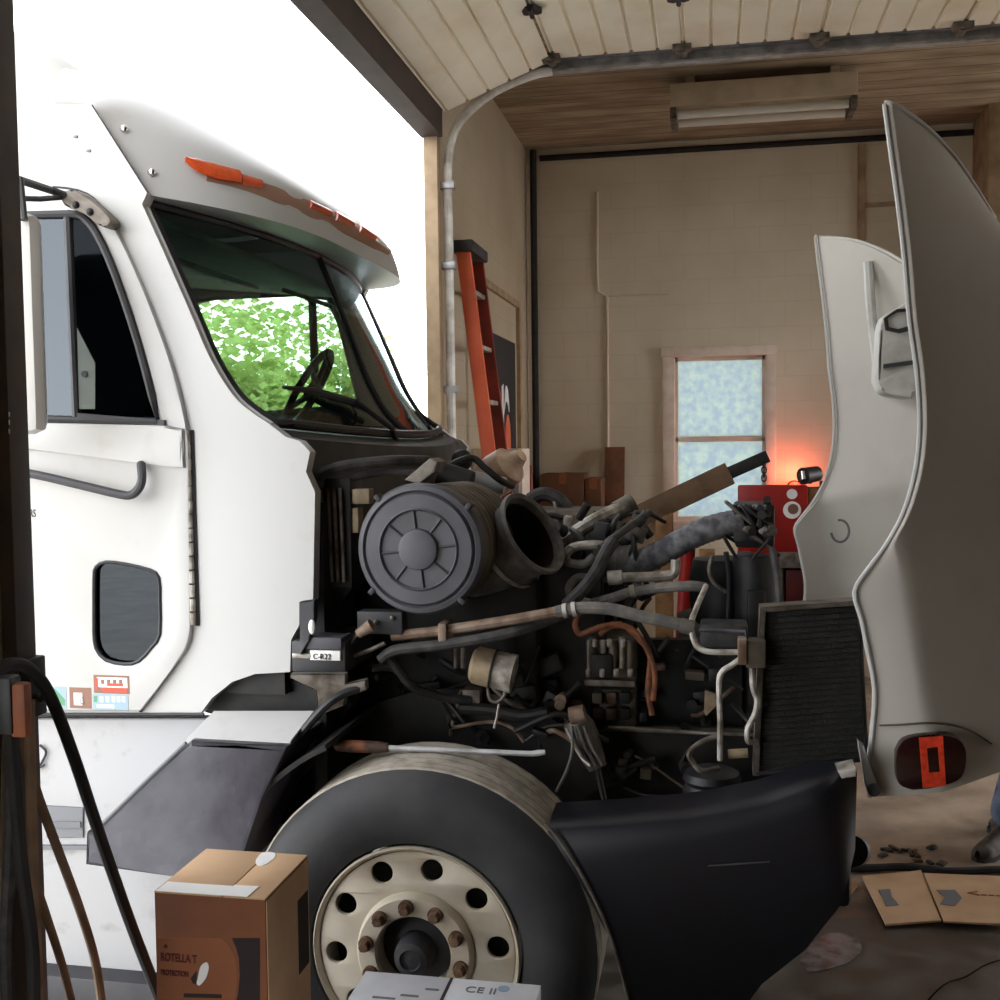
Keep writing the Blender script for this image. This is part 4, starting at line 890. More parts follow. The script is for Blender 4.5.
# ---- hood
edge = sm2([(870, 797), (868, 770), (872, 735), (875, 690), (868, 650), (862, 620), (855, 592), (868, 570), (886, 546), (903, 515), (914, 480), (919, 448), (920, 415), (917, 370), (910, 320), (905, 260), (898, 200), (891, 150), (885, 104)], 3)
nE = len(edge); rows = []; rows_in = []
rt = sm2([(1085, 740), (1098, 640), (1100, 520), (1088, 400), (1055, 290), (994, 219)], 10)
us = ['e'] * 7 + [.05, .1, .2, .3, .4, .5, .6, .7, .8, .9, .96, 1]
def sideY(u, v, uc=.1):
    a_ = math.sin(min(1, u / uc) * PI / 2); b_ = max(0, u - uc) / (1 - uc)
    return 3.13 + .12 * v - .016 * a_ * (1 - .6 * v) + (.34 + .1 * v) * b_ ** 1.05
for i, (ex, ey) in enumerate(edge):
    v = i / (nE - 1); rr = lerp_list(rt, v); xc = max(ex + 5, 892 + (ey - 540) * .155); uc = (xc - ex) / (rr[0] - ex); uss = [uc * k / 6 for k in range(7)] + [uc + (1 - uc) * q for q in us[7:]]
    L_ = at(ex, ey, sideY(0, v, uc)); Rr = at(rr[0], rr[1], sideY(1, v, uc)); r = []
    for u in uss:
        bz = .05 * math.sin(u * PI) * v ** 4
        r.append(Vector((L_.x + (Rr.x - L_.x) * u, sideY(u, v, uc), L_.z + (Rr.z - L_.z) * u + bz)))
    c = r[-1]; half = YC - c.y
    for k in range(1, 9):
        t = k / 8; r.append(Vector((c.x + .1 * math.sin(t * PI / 2), c.y + half * (1 - math.cos(t * PI / 2)) if False else c.y + half * t, c.z + 0)))
    full = r + [mir(p) for p in r[::-1][1:]]
    rows.append(full)
hm = MB(); hm.grid(rows, .014); hood = hm.out('hood', 'hoodpaint', T)
MB().tube([p[0] for p in rows], .008, 8).out('hood_lip', 'paint', hood)
MB().tube([p[-1] for p in rows], .008, 8).out('hood_lip', 'paint', hood)
MB().tube([p + Vector((0, 0, .003)) for p in rows[-1]], .007, 8).out('hood_lip', 'paint_in', hood)
# point on near hood side
def hpick(px, py):
    best = None
    for i in range(nE - 1):
        for sub in (0, .34, .67):
            for k in range(len(us) - 1):
                for t in (0, .34, .67):
                    p = rows[i][k].lerp(rows[i][k + 1], t).lerp(rows[i + 1][k].lerp(rows[i + 1][k + 1], t), sub); q = proj(p); d = (q[0] - px) ** 2 + (q[1] - py) ** 2
                    if best is None or d < best[0]: best = (d, p)
    return best[1]
def hY(px, py): return hpick(px, py).y
yl = 2.985
lamp = sm2([(896, 752), (904, 740), (925, 735), (950, 736), (964, 744), (967, 760), (962, 778), (945, 786), (920, 790), (902, 787), (896, 775), (896, 752)], 3)[:-1]
ly = hY(930, 762)
m = MB(); m.plate(lamp, ly - .02, ly + .03, bev=.006); sig = m.out('turn_signal', 'lens', hood)
m = MB(); m.plate([(919, 738), (943, 736), (946, 786), (923, 788)], ly - .0225, ly - .015, holes=[[(927, 748), (938, 747), (940, 772), (929, 773)]]); m.out('reflector', 'reflector', sig)
seamp = [hpick(x, y) + Vector((0, -.003, 0)) for x, y in [(880, 726), (900, 723), (930, 722), (955, 725), (975, 733), (992, 744)]]
MB().tube(sm(seamp, 5), .003, 6).out('headlamp_seam', 'olive', hood)
m = MB(); m.plate([(858, 741), (864, 746), (874, 775), (880, 796), (872, 798), (866, 788)], 3.1, 3.13, bev=.003); m.out('hinge_arm', 'paint', hood)
MB().cyl(at(874, 790, 3.08), at(874, 790, 3.16), .018, seg=14).out('pivot_bolt', 'dgrey', hood)
# inside of the far fender: brace, headlamp bucket
YI = 2 * YC - 3.1 - .18
def inp(pts, Y): return A(pts, Y)
MB().tube(sm(A([(868, 262), (872, 320), (880, 386)], 5.08)), .022, 8).out('inner_rib', 'paint_in', hood)
m = MB(); m.plate(sm2([(880, 330), (884, 316), (898, 308), (914, 306), (916, 390), (900, 396), (884, 392), (878, 380)], 3), 4.9, 5.1, bev=.01); bk = m.out('lamp_bucket', 'paint_in', hood)
m = MB(); m.plate([(884, 318), (897, 309), (912, 308), (912, 330), (900, 333), (886, 330)], 4.88, 4.92, holes=[[(888, 318), (898, 312), (909, 311), (909, 326), (898, 329), (889, 327)]]); m.out('lamp_socket', 'black', bk)
m = MB(); m.plate([(884, 364), (914, 360), (914, 364), (884, 368)], 4.87, 4.92); m.out('bucket_rib', 'dgrey', bk)
MB().tube([at(840 + 9 * math.cos(t), 531 + 11 * math.sin(t), 5.1) for t in [2 * PI * k / 20 * .8 - 1.8 for k in range(20)]], .006, 6).out('inner_clip', 'inkgrey', hood)
# ================================================================== ENGINE BAY (parts of the truck)
# frame and engine masses
ra, rb_ = at(560, 729, 3.62), at(760, 800, 3.62)
fr_o = MB().bx(-1.3, .25, 3.62, 3.7, at(650, 822, 3.62).z, at(650, 729, 3.62).z, .006).out('frame_rail', 'frame', T)
MB().bx(-1.3, .25, 2 * YC - 3.7, 2 * YC - 3.62, .72, .98, .006).out('frame_rail', 'frame', T)
MB().bx(-1.3, .22, 3.58, 3.63, at(650, 731, 3.6).z, at(650, 728, 3.6).z).out('rail_flange', 'dsteel', fr_o)
for x in (596, 622, 655, 688): MB().sphere(at(x, 760 + (x % 3) * 6, 3.61), .012).out('rail_bolt', 'rust', fr_o)
eb = MB(); eb.bx(-1.1, -.3, 4.0, 4.6, .6, 1.38, .03); eb.bx(-1.05, -.33, 3.9, 4.0, .85, 1.28, .02)
eng = eb.out('engine_block', 'blackdeep', T)
a = at(545, 545, 4.1); b = at(600, 510, 4.1)
MB().bx(-.8, -.32, 4.05, 4.5, 1.38, at(570, 512, 4.1).z, .03).out('valve_cover', 'olive', eng)
MB().cyl((-.12, 4.27, .95), (.02, 4.27, .95), .28, .33, 40).out('fan_shroud', 'black', T)
MB().bx(.12, .18, 3.7, 5.0, .72, 1.4, .01).out('radiator', 'blackdeep', T)
MB().plate([(560, 640), (742, 640), (742, 735), (560, 735)], 3.75, 3.8).out('void_backing', 'blackdeep', T)  # dark sheet standing in for the unlit void of the bay
MB().plate([(705, 690), (716, 694), (716, 706), (706, 716), (704, 712)], 3.5, 3.51).out('fan_blade', 'beige', T)
MB().bx(-1.2, -.55, 3.5, 4.0, .95, 1.45, .02).out('void_filler', 'blackdeep', T)  # filler block, black so the bay reads as deep shade
# ---- air cleaner
ac = at(420, 549, 3.2); rL = 66 * 3.2 / F
ax = Vector((-.05, -1, .0)).normalized()
b_ = MB(); prof = [(rL * .98, .0), (rL * 1.0, -.02), (rL * 1.02, -.03), (rL * 1.02, -.05)]
for k in range(9): prof += [(rL * (1.0 - .004 * k), -.07 - k * .05), (rL * (1.0 - .004 * k), -.095 - k * .05), (rL * (.97 - .004 * k), -.1 - k * .05), (rL * (.97 - .004 * k), -.115 - k * .05)]
prof += [(rL * .9, -.56), (0, -.56)]
b_.lathe(prof, ac, ax, 48); acl = b_.out('air_cleaner', 'olive', T)
l_ = MB(); l_.lathe([(rL * 1.03, -.04), (rL * 1.04, -.005), (rL * 1.0, .01), (rL * .93, .014), (rL * .9, .004), (rL * .86, .016), (rL * .66, .018), (rL * .63, .024), (rL * .6, .014), (rL * .33, .014), (rL * .31, .026), (rL * .26, .03), (0, .03)], ac, ax, 64)
lid = l_.out('lid', 'grey', acl)
u_, v_ = frame_of(ax)
for k in range(8):
    t = 2 * PI * k / 8 + .12; d = u_ * math.cos(t) + v_ * math.sin(t); e = u_ * -math.sin(t) + v_ * math.cos(t)
    MB().tube([ac + ax * .015 + d * rL * .32, ac + ax * .015 + d * rL * .61], .0045, 6).out('rib', 'dgrey', lid)
for k in range(4):
    t = 2 * PI * k / 4 + .7; d = u_ * math.cos(t) + v_ * math.sin(t); MB().box(ac + d * rL * 1.05 + ax * -.01, (.016, .05, .022), Matrix.Rotation(t, 3, 'Y'), .003).out('clip', 'dgrey', acl)
# intake boot with open mouth
bc = at(530, 535, 3.5); n = Vector((.80, -.33, .50)).normalized(); rB = 45 * 3.5 / F
b_ = MB(); b_.lathe([(rB * .6, -.34), (rB * .8, -.26), (rB * .86, -.12), (rB * .95, -.11), (rB * .95, -.08), (rB * .88, -.06), (rB * .92, -.02), (rB * 1.0, -.0), (rB * 1.03, .01), (rB * 1.0, .022), (rB * .9, .015), (rB * .84, -.01), (rB * .8, -.06), (rB * .785, -.2), (rB * .3, -.24), (0, -.24)], bc, n, 40)
boot = b_.out('intake_boot', 'hose', T)
MB().lathe([(rB * .83, -.005), (rB * .79, -.06), (rB * .77, -.19), (0, -.19)], bc, n, 40).out('boot_throat_shade', 'blackdeep', boot)  # black liner paints the darkness inside the mouth
MB().lathe([(rB * .97, -.1), (rB * 1.0, -.1), (rB * 1.0, -.085), (rB * .97, -.085)], bc, n, 40).out('band_clamp', 'alu', boot)
# filter bracket and hoses at left
cool = MB(); cool.pbx(313, 478, 350, 588, 3.27, 3.4, .004); co = cool.out('cooler', 'blackdeep', T)
for x in (322, 329, 335, 341): MB().cyl(at(x - 1, 488, 3.255), at(x + 3, 582, 3.255), .006, seg=8).out('cooler_tube', 'dsteel', co)
MB().pbx(348, 489, 369, 504, 3.28, 3.33, .003).out('connector', 'beige', co); MB().pbx(346, 508, 358, 533, 3.28, 3.33, .003).out('connector', 'beige', co)
pipe('firewall_hose', [(318, 486, 3.25), (322, 474, 3.25), (345, 466, 3.28), (390, 461, 3.35), (428, 461, 3.5)], .018, 'dhose', T)
pipe('firewall_hose', [(350, 478, 3.3), (385, 472, 3.35), (425, 474, 3.4)], .012, 'dhose', T)
MB().plate([(404, 480), (430, 458), (437, 462), (434, 472), (418, 484)], 3.3, 3.42, bev=.004).out('filter_bracket', 'dsteel', T)
MB().plate([(313, 585), (352, 588), (342, 602), (330, 612), (316, 600)], 3.3, 3.4).out('cooler_mount', 'blackdeep', T)
# battery box area
bt = MB(); bt.pbx(292, 642, 345, 672, 3.12, 3.4, .006); bat = bt.out('junction_box', 'dgrey', T)
MB().pbx(310, 651, 340, 660, 3.112, 3.122, .001).out('label', 'white', bat)
p = at(313, 659, 3.111); text('lettering', 'C-R22', (p.x, p.y - .001, p.z), .024, 'ink', bat, sx=.9)
MB().pbx(306, 638, 341, 649, 3.11, 3.2, .003).out('terminal_cover', 'grey', bat)
MB().pbx(292, 654, 311, 658, 3.112, 3.122, .001).out('latch', 'alu', bat)
MB().plate([(299, 602), (314, 600), (314, 618), (309, 640), (300, 655), (299, 640)], 3.1, 3.13, bev=.003).out('box_bracket', 'dgrey', T)
MB().sphere(at(312, 627, 3.09), .014, (.8, .6, 1.6)).out('clear_cap', 'white', T)
MB().plate([(290, 674), (345, 674), (345, 684), (365, 680), (366, 690), (345, 697), (343, 706), (318, 716), (316, 690), (290, 678)], 3.08, 3.11, bev=.003).out('mounting_bracket', 'dsteel', T)
MB().pbx(357, 612, 402, 634, 3.2, 3.26, .005).out('sensor_bracket', 'dgrey', T)
for x, y in ((376, 622), (392, 618)): MB().sphere(at(x, y, 3.195), .008).out('bracket_bolt', 'dsteel', T)
MB().cyl(at(358, 634, 3.16), at(372, 625, 3.16), .014, .02, 12).out('sensor_plug', 'rust', T)
pipe('sensor_wire', [(358, 634, 3.16), (350, 645, 3.18), (342, 656, 3.2)], .005, 'dhose', T)
pipe('brake_line', [(345, 658, 3.2), (365, 652, 3.2), (385, 643, 3.2)], .007, 'dsteel', T)
# long pipes along the side
pipe('coolant_pipe', [(392, 636, 3.22), (420, 633, 3.22), (445, 630, 3.22), (510, 620, 3.22), (560, 611, 3.22)], .016, 'rust', T)
pipe('coolant_hose', [(556, 612, 3.22), (580, 608, 3.22), (610, 609, 3.22), (640, 616, 3.22), (668, 622, 3.22), (690, 627, 3.22)], .0185, 'hose', T)
for x, y in ((563, 611), (572, 609.5)): 
    p = at(x, y, 3.22); MB().cyl(p, p + Vector((.012, 0, .002)), .0225, seg=16).out('hose_clamp', 'alu', T)
pipe('heater_hose', [(380, 660, 3.2), (396, 650, 3.2), (440, 645, 3.2), (490, 637, 3.21), (530, 627, 3.24), (565, 614, 3.32)], .0165, 'dhose', T)
MB().pbx(438, 624, 446, 646, 3.19, 3.28, .003).out('pipe_clamp', 'rust', T)
pipe('heater_hose', [(386, 652, 3.24), (398, 670, 3.26), (415, 688, 3.3), (445, 698, 3.36), (470, 700, 3.4)], .014, 'dhose', T)
pipe('heater_hose', [(372, 668, 3.32), (392, 668, 3.34), (408, 680, 3.36)], .012, 'dhose', T)
pipe('bypass_hose', [(566, 606, 3.4), (584, 588, 3.42), (596, 572, 3.45), (606, 552, 3.5), (614, 540, 3.52)], .021, 'dhose', T)
pipe('upper_pipe', [(590, 604, 3.6), (612, 598, 3.58), (632, 592, 3.55), (660, 588, 3.52), (690, 586, 3.5), (706, 588, 3.5)], .017, 'hose', T)
p = at(630, 592, 3.55); MB().cyl(p, p + Vector((.016, 0, .004)), .022, seg=14).out('hose_clamp', 'alu', T)
pipe('pink_pipe', [(612, 578, 3.6), (640, 577, 3.6), (664, 576, 3.6), (674, 573, 3.6), (676, 560, 3.6)], .017, 'alu', T)
MB().cyl(at(608, 578, 3.6), at(622, 577, 3.6), .024, seg=14).out('pipe_union', 'alu', T)
# charge air duct
pipe('charge_duct', [(626, 566, 3.75), (646, 560, 3.73), (668, 549, 3.71), (690, 537, 3.69), (712, 528, 3.69), (742, 521, 3.7)], .043, 'corr', T, n=8, seg=20, ridge=.025)
MB().cyl(at(596, 562, 3.78), at(632, 562, 3.76), .058, seg=20).out('duct_elbow', 'hose', T)
for x in (612, 622): 
    p = at(x, 562, 3.77); MB().cyl(p, p + Vector((.018, 0, 0)), .063, seg=20).out('duct_clamp', 'dsteel', T)
pipe('grey_hose', [(560, 545, 3.75), (580, 530, 3.78), (600, 518, 3.8), (622, 508, 3.85)], .026, 'alu', T)
MB().cyl(at(616, 512, 3.85), at(632, 503, 3.88), .036, seg=16).out('thermostat_housing', 'dsteel', T)
pipe('oil_tube', [(562, 556, 3.65), (575, 547, 3.65), (600, 545, 3.65), (612, 552, 3.65)], .016, 'alu', T)
pipe('oil_tube', [(572, 548, 3.6), (566, 556, 3.6), (570, 563, 3.6), (585, 564, 3.6), (594, 556, 3.6)], .014, 'hose', T)
pipe('oil_tube', [(592, 578, 3.6), (577, 578, 3.58), (569, 588, 3.56), (574, 598, 3.56), (590, 603, 3.56)], .014, 'hose', T)
pipe('breather_hose', [(600, 548, 3.55), (618, 535, 3.6), (636, 522, 3.7), (650, 512, 3.75)], .013, 'dhose', T)
rnd = random.Random(11)
names = ['sensor', 'bracket', 'bolt_boss', 'valve']
for i in range(70):
    x = rnd.uniform(560, 660); y = rnd.uniform(508 + max(0, 590 - x) * .4, 600)
    Yd = rnd.uniform(3.72, 3.95); p = at(x, y, Yd); mm = rnd.choice(['blackdeep', 'black', 'dsteel', 'dhose', 'dgrey', 'olive', 'blackdeep', 'alu' if i % 3 == 0 else 'black'])
    m = MB(); d = Vector((rnd.uniform(-1, 1), rnd.uniform(-1, .2), rnd.uniform(-1, 1))).normalized()
    if i % 3 == 0: m.box(p, (rnd.uniform(.03, .07), rnd.uniform(.03, .07), rnd.uniform(.02, .06)), Matrix.Rotation(rnd.uniform(-.6, .6), 3, 'Y'), .005)
    elif i % 3 == 1: m.cyl(p, p + d * rnd.uniform(.04, .09), rnd.uniform(.012, .026), seg=12)
    else: m.tube(sm([p, p + d * .06 + Vector((0, -.03, .02)), p + d * .13]), rnd.uniform(.005, .011), 8)
    m.out(names[i % 4], mm, eng)
MB().bx(-.75, -.34, 3.92, 4.1, 1.2, 1.45, .02).out('intake_manifold', 'black', eng)
# rusty tank and lever on the firewall, seen above the air cleaner
p = at(498, 474, 5.0); m = MB(); m.lathe([(0, -.12), (.05, -.12), (.09, -.09), (.1, 0), (.09, .08), (.05, .11), (.03, .16), (0, .16)], p, (.7, -.3, .5), 24); m.out('expansion_tank', mat('stained_white_plastic', (206, 178, 148), .6, rgb2=(140, 96, 70), nscale=9), T)
MB().cyl(at(468, 478, 4.4), at(505, 486, 4.4), .035, seg=14).out('intake_pipe', 'dirtwhite', T)
pipe('wiring_loom', [(440, 470, 4.2), (470, 458, 4.3), (485, 468, 4.3), (500, 480, 4.3), (512, 486, 4.4)], .014, 'blackdeep', T)
MB().sphere(at(462, 460, 4.4), .045, (1, 1, 1)).out('wiper_motor', 'blackdeep', T)
MB().cyl(at(440, 476, 4.2), at(470, 486, 4.2), .06, seg=16).out('blower_housing', 'blackdeep', T)
m = MB(); m.plate(sm2([(545, 545), (548, 522), (565, 513), (590, 511), (600, 516), (570, 535)], 3), 4.3, 4.5, bev=.02); m.out('engine_cover', 'olive', T)
pipe('black_arch_hose', [(530, 500, 4.4), (542, 494, 4.4), (556, 498, 4.4), (568, 510, 4.4)], .03, 'dhose', T)
# ---- reservoir stack behind the cooler
rs = MB(); rs.pbx(735, 505, 775, 548, 3.7, 3.95, .012); rsv = rs.out('filter_head', 'black', T)
rnd2 = random.Random(5)
for i in range(26):
    x = rnd2.uniform(734, 770); y = rnd2.uniform(506, 545); p = at(x, y, 3.69); m = MB(); k = i % 3
    if k == 0: m.box(p, (rnd2.uniform(.02, .05), .05, rnd2.uniform(.015, .035)), Matrix.Rotation(rnd2.uniform(-.4, .4), 3, 'Y'), .004)
    elif k == 1: m.cyl(p, p + Vector((rnd2.uniform(-.03, .03), -.05, rnd2.uniform(-.02, .03))), rnd2.uniform(.008, .016), seg=12)
    else: m.tube(sm([p, p + Vector((rnd2.uniform(-.04, .04), -.04, .02)), p + Vector((rnd2.uniform(-.06, .06), -.02, -.05))]), .006, 8)
    m.out('filter_fitting', ['dgrey', 'black', 'dsteel', 'blackdeep', 'hose'][i % 5], rsv)
m = MB(); p = at(753, 555, 3.78); q = at(755, 618, 3.78); m.cyl(p, q, 20 * 3.78 / F, seg=28); m.out('fuel_filter', 'black', T)
m = MB(); p = at(722, 556, 3.9); q = at(724, 632, 3.9); m.lathe([(.0, .0), (.05, .01), (.1, .04), (.115, .1), (.115, .2), (.1, .26), (0, .27)], q, (p - q), 28); m.out('coolant_reservoir', 'black', T)
pipe('reservoir_strap', [(712, 556, 3.75), (709, 570, 3.75), (714, 583, 3.76), (726, 592, 3.78)], .007, 'alu', T)
pipe('reservoir_strap', [(726, 552, 3.74), (729, 580, 3.75), (728, 620, 3.76)], .009, 'dgrey', T)
MB().pbx(700, 625, 748, 648, 3.5, 3.62, .01).out('radiator_hose', 'dhose', T)
pipe('overflow_hose', [(772, 548, 3.66), (778, 580, 3.6), (780, 606, 3.55)], .012, 'dhose', T)
# ---- side cooler with dark fins
cp = A([(763, 612), (858, 606), (867, 762), (757, 772)], 3.2); cz = MB(); cz.prism([cp], (0, .05, 0), .003); cnd = cz.out('condenser', mat('dusty_black_fins', (24, 23, 22), .8, rgb2=(48, 44, 38), nscale=34, lo=.52, hi=.8, bump=.5, bscale=120), T)
def bar(p0, p1, w, nm, mm, par, Ya=3.185, Yb=3.26):
    d = Vector((p1[0] - p0[0], p1[1] - p0[1], 0)).normalized(); nx, ny = -d.y * w / 2, d.x * w / 2
    MB().plate([(p0[0] + nx, p0[1] + ny), (p1[0] + nx, p1[1] + ny), (p1[0] - nx, p1[1] - ny), (p0[0] - nx, p0[1] - ny)], Ya, Yb, bev=.002).out(nm, mm, par)
bar((763, 608), (756, 776), 6, 'frame_bar', 'dsteel', cnd); bar((760, 610), (859, 603), 5, 'frame_bar', 'dsteel', cnd); bar((754, 774), (845, 766), 4, 'frame_bar', 'dgrey', cnd); bar((859, 603), (868, 764), 3, 'frame_bar', 'blackdeep', cnd)
for k in range(26):
    t = (k + 1) / 27; a_ = (763 + (757 - 763) * t + 3, 612 + 160 * t); b2_ = (858 + 9 * t - 2, 606 + 156 * t)
    MB().tube(A([a_, b2_], 3.199), .0022, 4).out('fin', 'black' if k % 5 == 0 else 'blackdeep', cnd)
# a/c lines
MB().pbx(746, 641, 766, 668, 3.14, 3.2, .004).out('manifold_block', 'olive', T); MB().pbx(738, 639, 747, 665, 3.13, 3.18, .003).out('line_fitting', 'rust', T)
pipe('ac_line', [(690, 624, 3.2), (694, 640, 3.18), (699, 648, 3.17), (712, 652, 3.16), (742, 652, 3.15)], .0085, 'alu', T, n=4)
pipe('ac_line', [(706, 586, 3.4), (698, 604, 3.3), (690, 624, 3.21)], .0085, 'alu', T, n=0)
MB().cyl(at(680, 625, 3.2), at(694, 628, 3.2), .022, seg=14).out('line_fitting', 'dsteel', T)
pipe('ac_line', [(742, 658, 3.15), (732, 665, 3.15), (722, 672, 3.15), (719, 684, 3.15), (720, 720, 3.15), (720, 760, 3.17)], .0085, 'alu', T, n=4)
pipe('ac_line', [(752, 668, 3.15), (753, 688, 3.15), (757, 700, 3.15), (755, 714, 3.15), (748, 728, 3.15), (748, 741, 3.15), (757, 742, 3.17)], .0085, 'alu', T, n=5)
pipe('ac_line', [(747, 644, 3.16), (746, 632, 3.18), (700, 630, 3.3)], .006, 'dgrey', T, n=0)
pipe('air_line', [(720, 735, 3.2), (700, 743, 3.18), (689, 754, 3.16), (694, 764, 3.16), (702, 771, 3.16), (718, 768, 3.2)], .008, 'dsteel', T)
MB().cyl(at(728, 754, 3.22), at(748, 753, 3.22), .014, seg=12).out('brass_fitting', 'beige', T)
p = at(712, 790, 3.3); m = MB(); m.lathe([(0, .07), (.05, .068), (.08, .055), (.087, .035), (.078, .02), (.087, .0), (.087, -.03), (.07, -.05), (.07, -.12), (0, -.12)], p, (0, 0, 1), 30); m.out('air_spring', 'black', T)
pipe('rail_line', [(608, 727, 3.5), (640, 729, 3.5), (700, 733, 3.5), (720, 734, 3.45)], .006, 'dsteel', T)
MB().tube(A([(778, 786), (790, 776), (800, 790)], 3.3), .006, 6).out('red_wire', 'copper', T)
# ---- compressor with orange wires
cm = MB(); cm.pbx(586, 640, 634, 686, 3.55, 3.75, .01); cmp_ = cm.out('compressor', 'dsteel', T)
for x, w, mm in ((589, 7, 'olive'), (600, 6, 'alu'), (609, 8, 'dsteel'), (619, 6, 'alu'), (627, 6, 'olive')):
    MB().cyl(at(x + w / 2, 640 - (x % 3) * 3, 3.53), at(x + w / 2, 668, 3.53), w * .5 * 3.5 / F, seg=14).out('cylinder', mm, cmp_)
MB().pbx(584, 681, 635, 686, 3.5, 3.6, .003).out('base_plate', 'dsteel', cmp_)
MB().pbx(590, 655, 612, 678, 3.5, 3.53, .006).out('front_cover', 'blackdeep', cmp_)
MB().pbx(588, 690, 636, 728, 3.6, 3.72, .01).out('pump_body', 'dsteel', cmp_)
for i in range(6): MB().pbx(592 + (i % 3) * 14, 693 + (i // 3) * 16, 602 + (i % 3) * 14, 704 + (i // 3) * 16, 3.57, 3.61, .004).out('pump_boss', ['olive', 'rust', 'blackdeep'][i % 3], cmp_)
for i in range(7): 
    x = 588 + i * 7; MB().cyl(at(x, 676 - (i % 2) * 30, 3.5), at(x, 670 - (i % 2) * 30, 3.49), .008, seg=8).out('bolt', 'alu', cmp_)
for pts in ([(579, 614, 3.45), (575, 625, 3.45), (580, 634, 3.45), (592, 630, 3.45), (604, 626, 3.45), (622, 624, 3.46)], [(600, 634, 3.47), (612, 626, 3.46), (630, 628, 3.46), (643, 642, 3.46), (652, 662, 3.46), (655, 680, 3.46), (653, 700, 3.47)], [(626, 626, 3.5), (640, 640, 3.5), (650, 655, 3.5), (648, 690, 3.5), (652, 715, 3.5)]):
    pipe('orange_wire', pts, .0095, 'copper', T)
# silver canister
p0, p1 = at(472, 664, 3.3), at(514, 674, 3.3); d = (p1 - p0); L_ = d.length
can = MB().lathe([(0, 0), (.045, 0), (.058, .012), (.06, L_ * .5)], p0, d, 28).out('oil_canister', 'beige', T)
MB().lathe([(.056, L_ * .52), (.058, L_ * .54), (.058, L_ * .85), (.06, L_ * .86), (.06, L_), (0, L_)], p0, d, 28).out('canister_cap', 'alu', can)
MB().lathe([(.06, L_ * .5), (.064, L_ * .5), (.064, L_ * .54), (.06, L_ * .54)], p0, d, 28).out('canister_band', 'blackdeep', can)
pipe('drain_hook', [(488, 688, 3.28), (490, 699, 3.28), (497, 702, 3.28), (504, 696, 3.28), (505, 688, 3.28)], .006, 'dsteel', T)
pipe('drain_wire', [(499, 704, 3.28), (497, 716, 3.28), (494, 728, 3.28)], .004, 'alu', T)
MB().pbx(462, 690, 480, 712, 3.4, 3.5, .006).out('canister_mount', 'dsteel', T)
for x in (456, 463): MB().cyl(at(x, 648, 3.4), at(x, 668, 3.4), .008, seg=8).out('stud', 'dsteel', T)
pipe('lower_line', [(460, 708, 3.4), (490, 710, 3.4), (520, 716, 3.4), (548, 712, 3.4)], .02, 'blackdeep', T)
pipe('lower_line', [(450, 728, 3.4), (490, 722, 3.4), (512, 728, 3.4), (524, 742, 3.4)], .006, 'rust', T)
pipe('lower_line', [(526, 740, 3.45), (545, 727, 3.45), (570, 724, 3.45)], .006, 'dsteel', T)
MB().pbx(470, 700, 548, 745, 3.55, 3.75, .02).out('steering_box', 'frame', T)
# shock absorber
MB().cyl(at(597, 764, 3.4), at(606, 808, 3.4), .013, seg=14).out('shock_rod', 'chrome', T)
m = MB(); m.tube([at(574, 718, 3.42), at(580, 728, 3.42), at(588, 745, 3.41), at(598, 768, 3.4)], [.04, .05, .045, .03], 14); m.out('shock_body', 'dsteel', T)
for dx in (-6, 0, 6): MB().tube(sm(A([(578 + dx, 726), (584 + dx * 1.2, 745), (596 + dx, 765)], 3.36)), .005, 6).out('shock_fin', 'hose', T)
MB().cyl(at(570, 716, 3.35), at(585, 713, 3.35), .028, seg=12).out('shock_mount', 'rust', T)
pipe('ground_wire', [(572, 730, 3.35), (572, 752, 3.33), (566, 772, 3.3), (556, 792, 3.28)], .005, 'hose', T)
pipe('ground_wire', [(566, 728, 3.35), (580, 756, 3.33), (590, 766, 3.3)], .004, 'alu', T)
for i in range(40):
    x = rnd.uniform(360, 570); y = rnd.uniform(650, 745); Yd = rnd.uniform(3.5, 3.6); p = at(x, y, Yd)
    mm = rnd.choice(['blackdeep', 'blackdeep', 'black', 'frame', 'dgrey', 'frame', 'rust' if i % 7 == 0 else 'blackdeep'])
    m = MB(); d = Vector((rnd.uniform(-1, 1), -.3, rnd.uniform(-1, 1))).normalized()
    if i % 2: m.box(p, (rnd.uniform(.04, .1), .06, rnd.uniform(.03, .08)), Matrix.Rotation(rnd.uniform(-.5, .5), 3, 'Y'), .006)
    else: m.tube(sm([p, p + d * .08 + Vector((0, -.03, 0)), p + d * .16]), rnd.uniform(.006, .014), 8)
    m.out(['chassis_bracket', 'chassis_line'][i % 2 == 0], mm, T)
MB().bx(-1.15, -.35, 3.6, 3.7, .9, 1.5, .01).out('void_backdrop', 'blackdeep', T)  # black backdrop, the bay's depth painted as shade
rnd3 = random.Random(23)
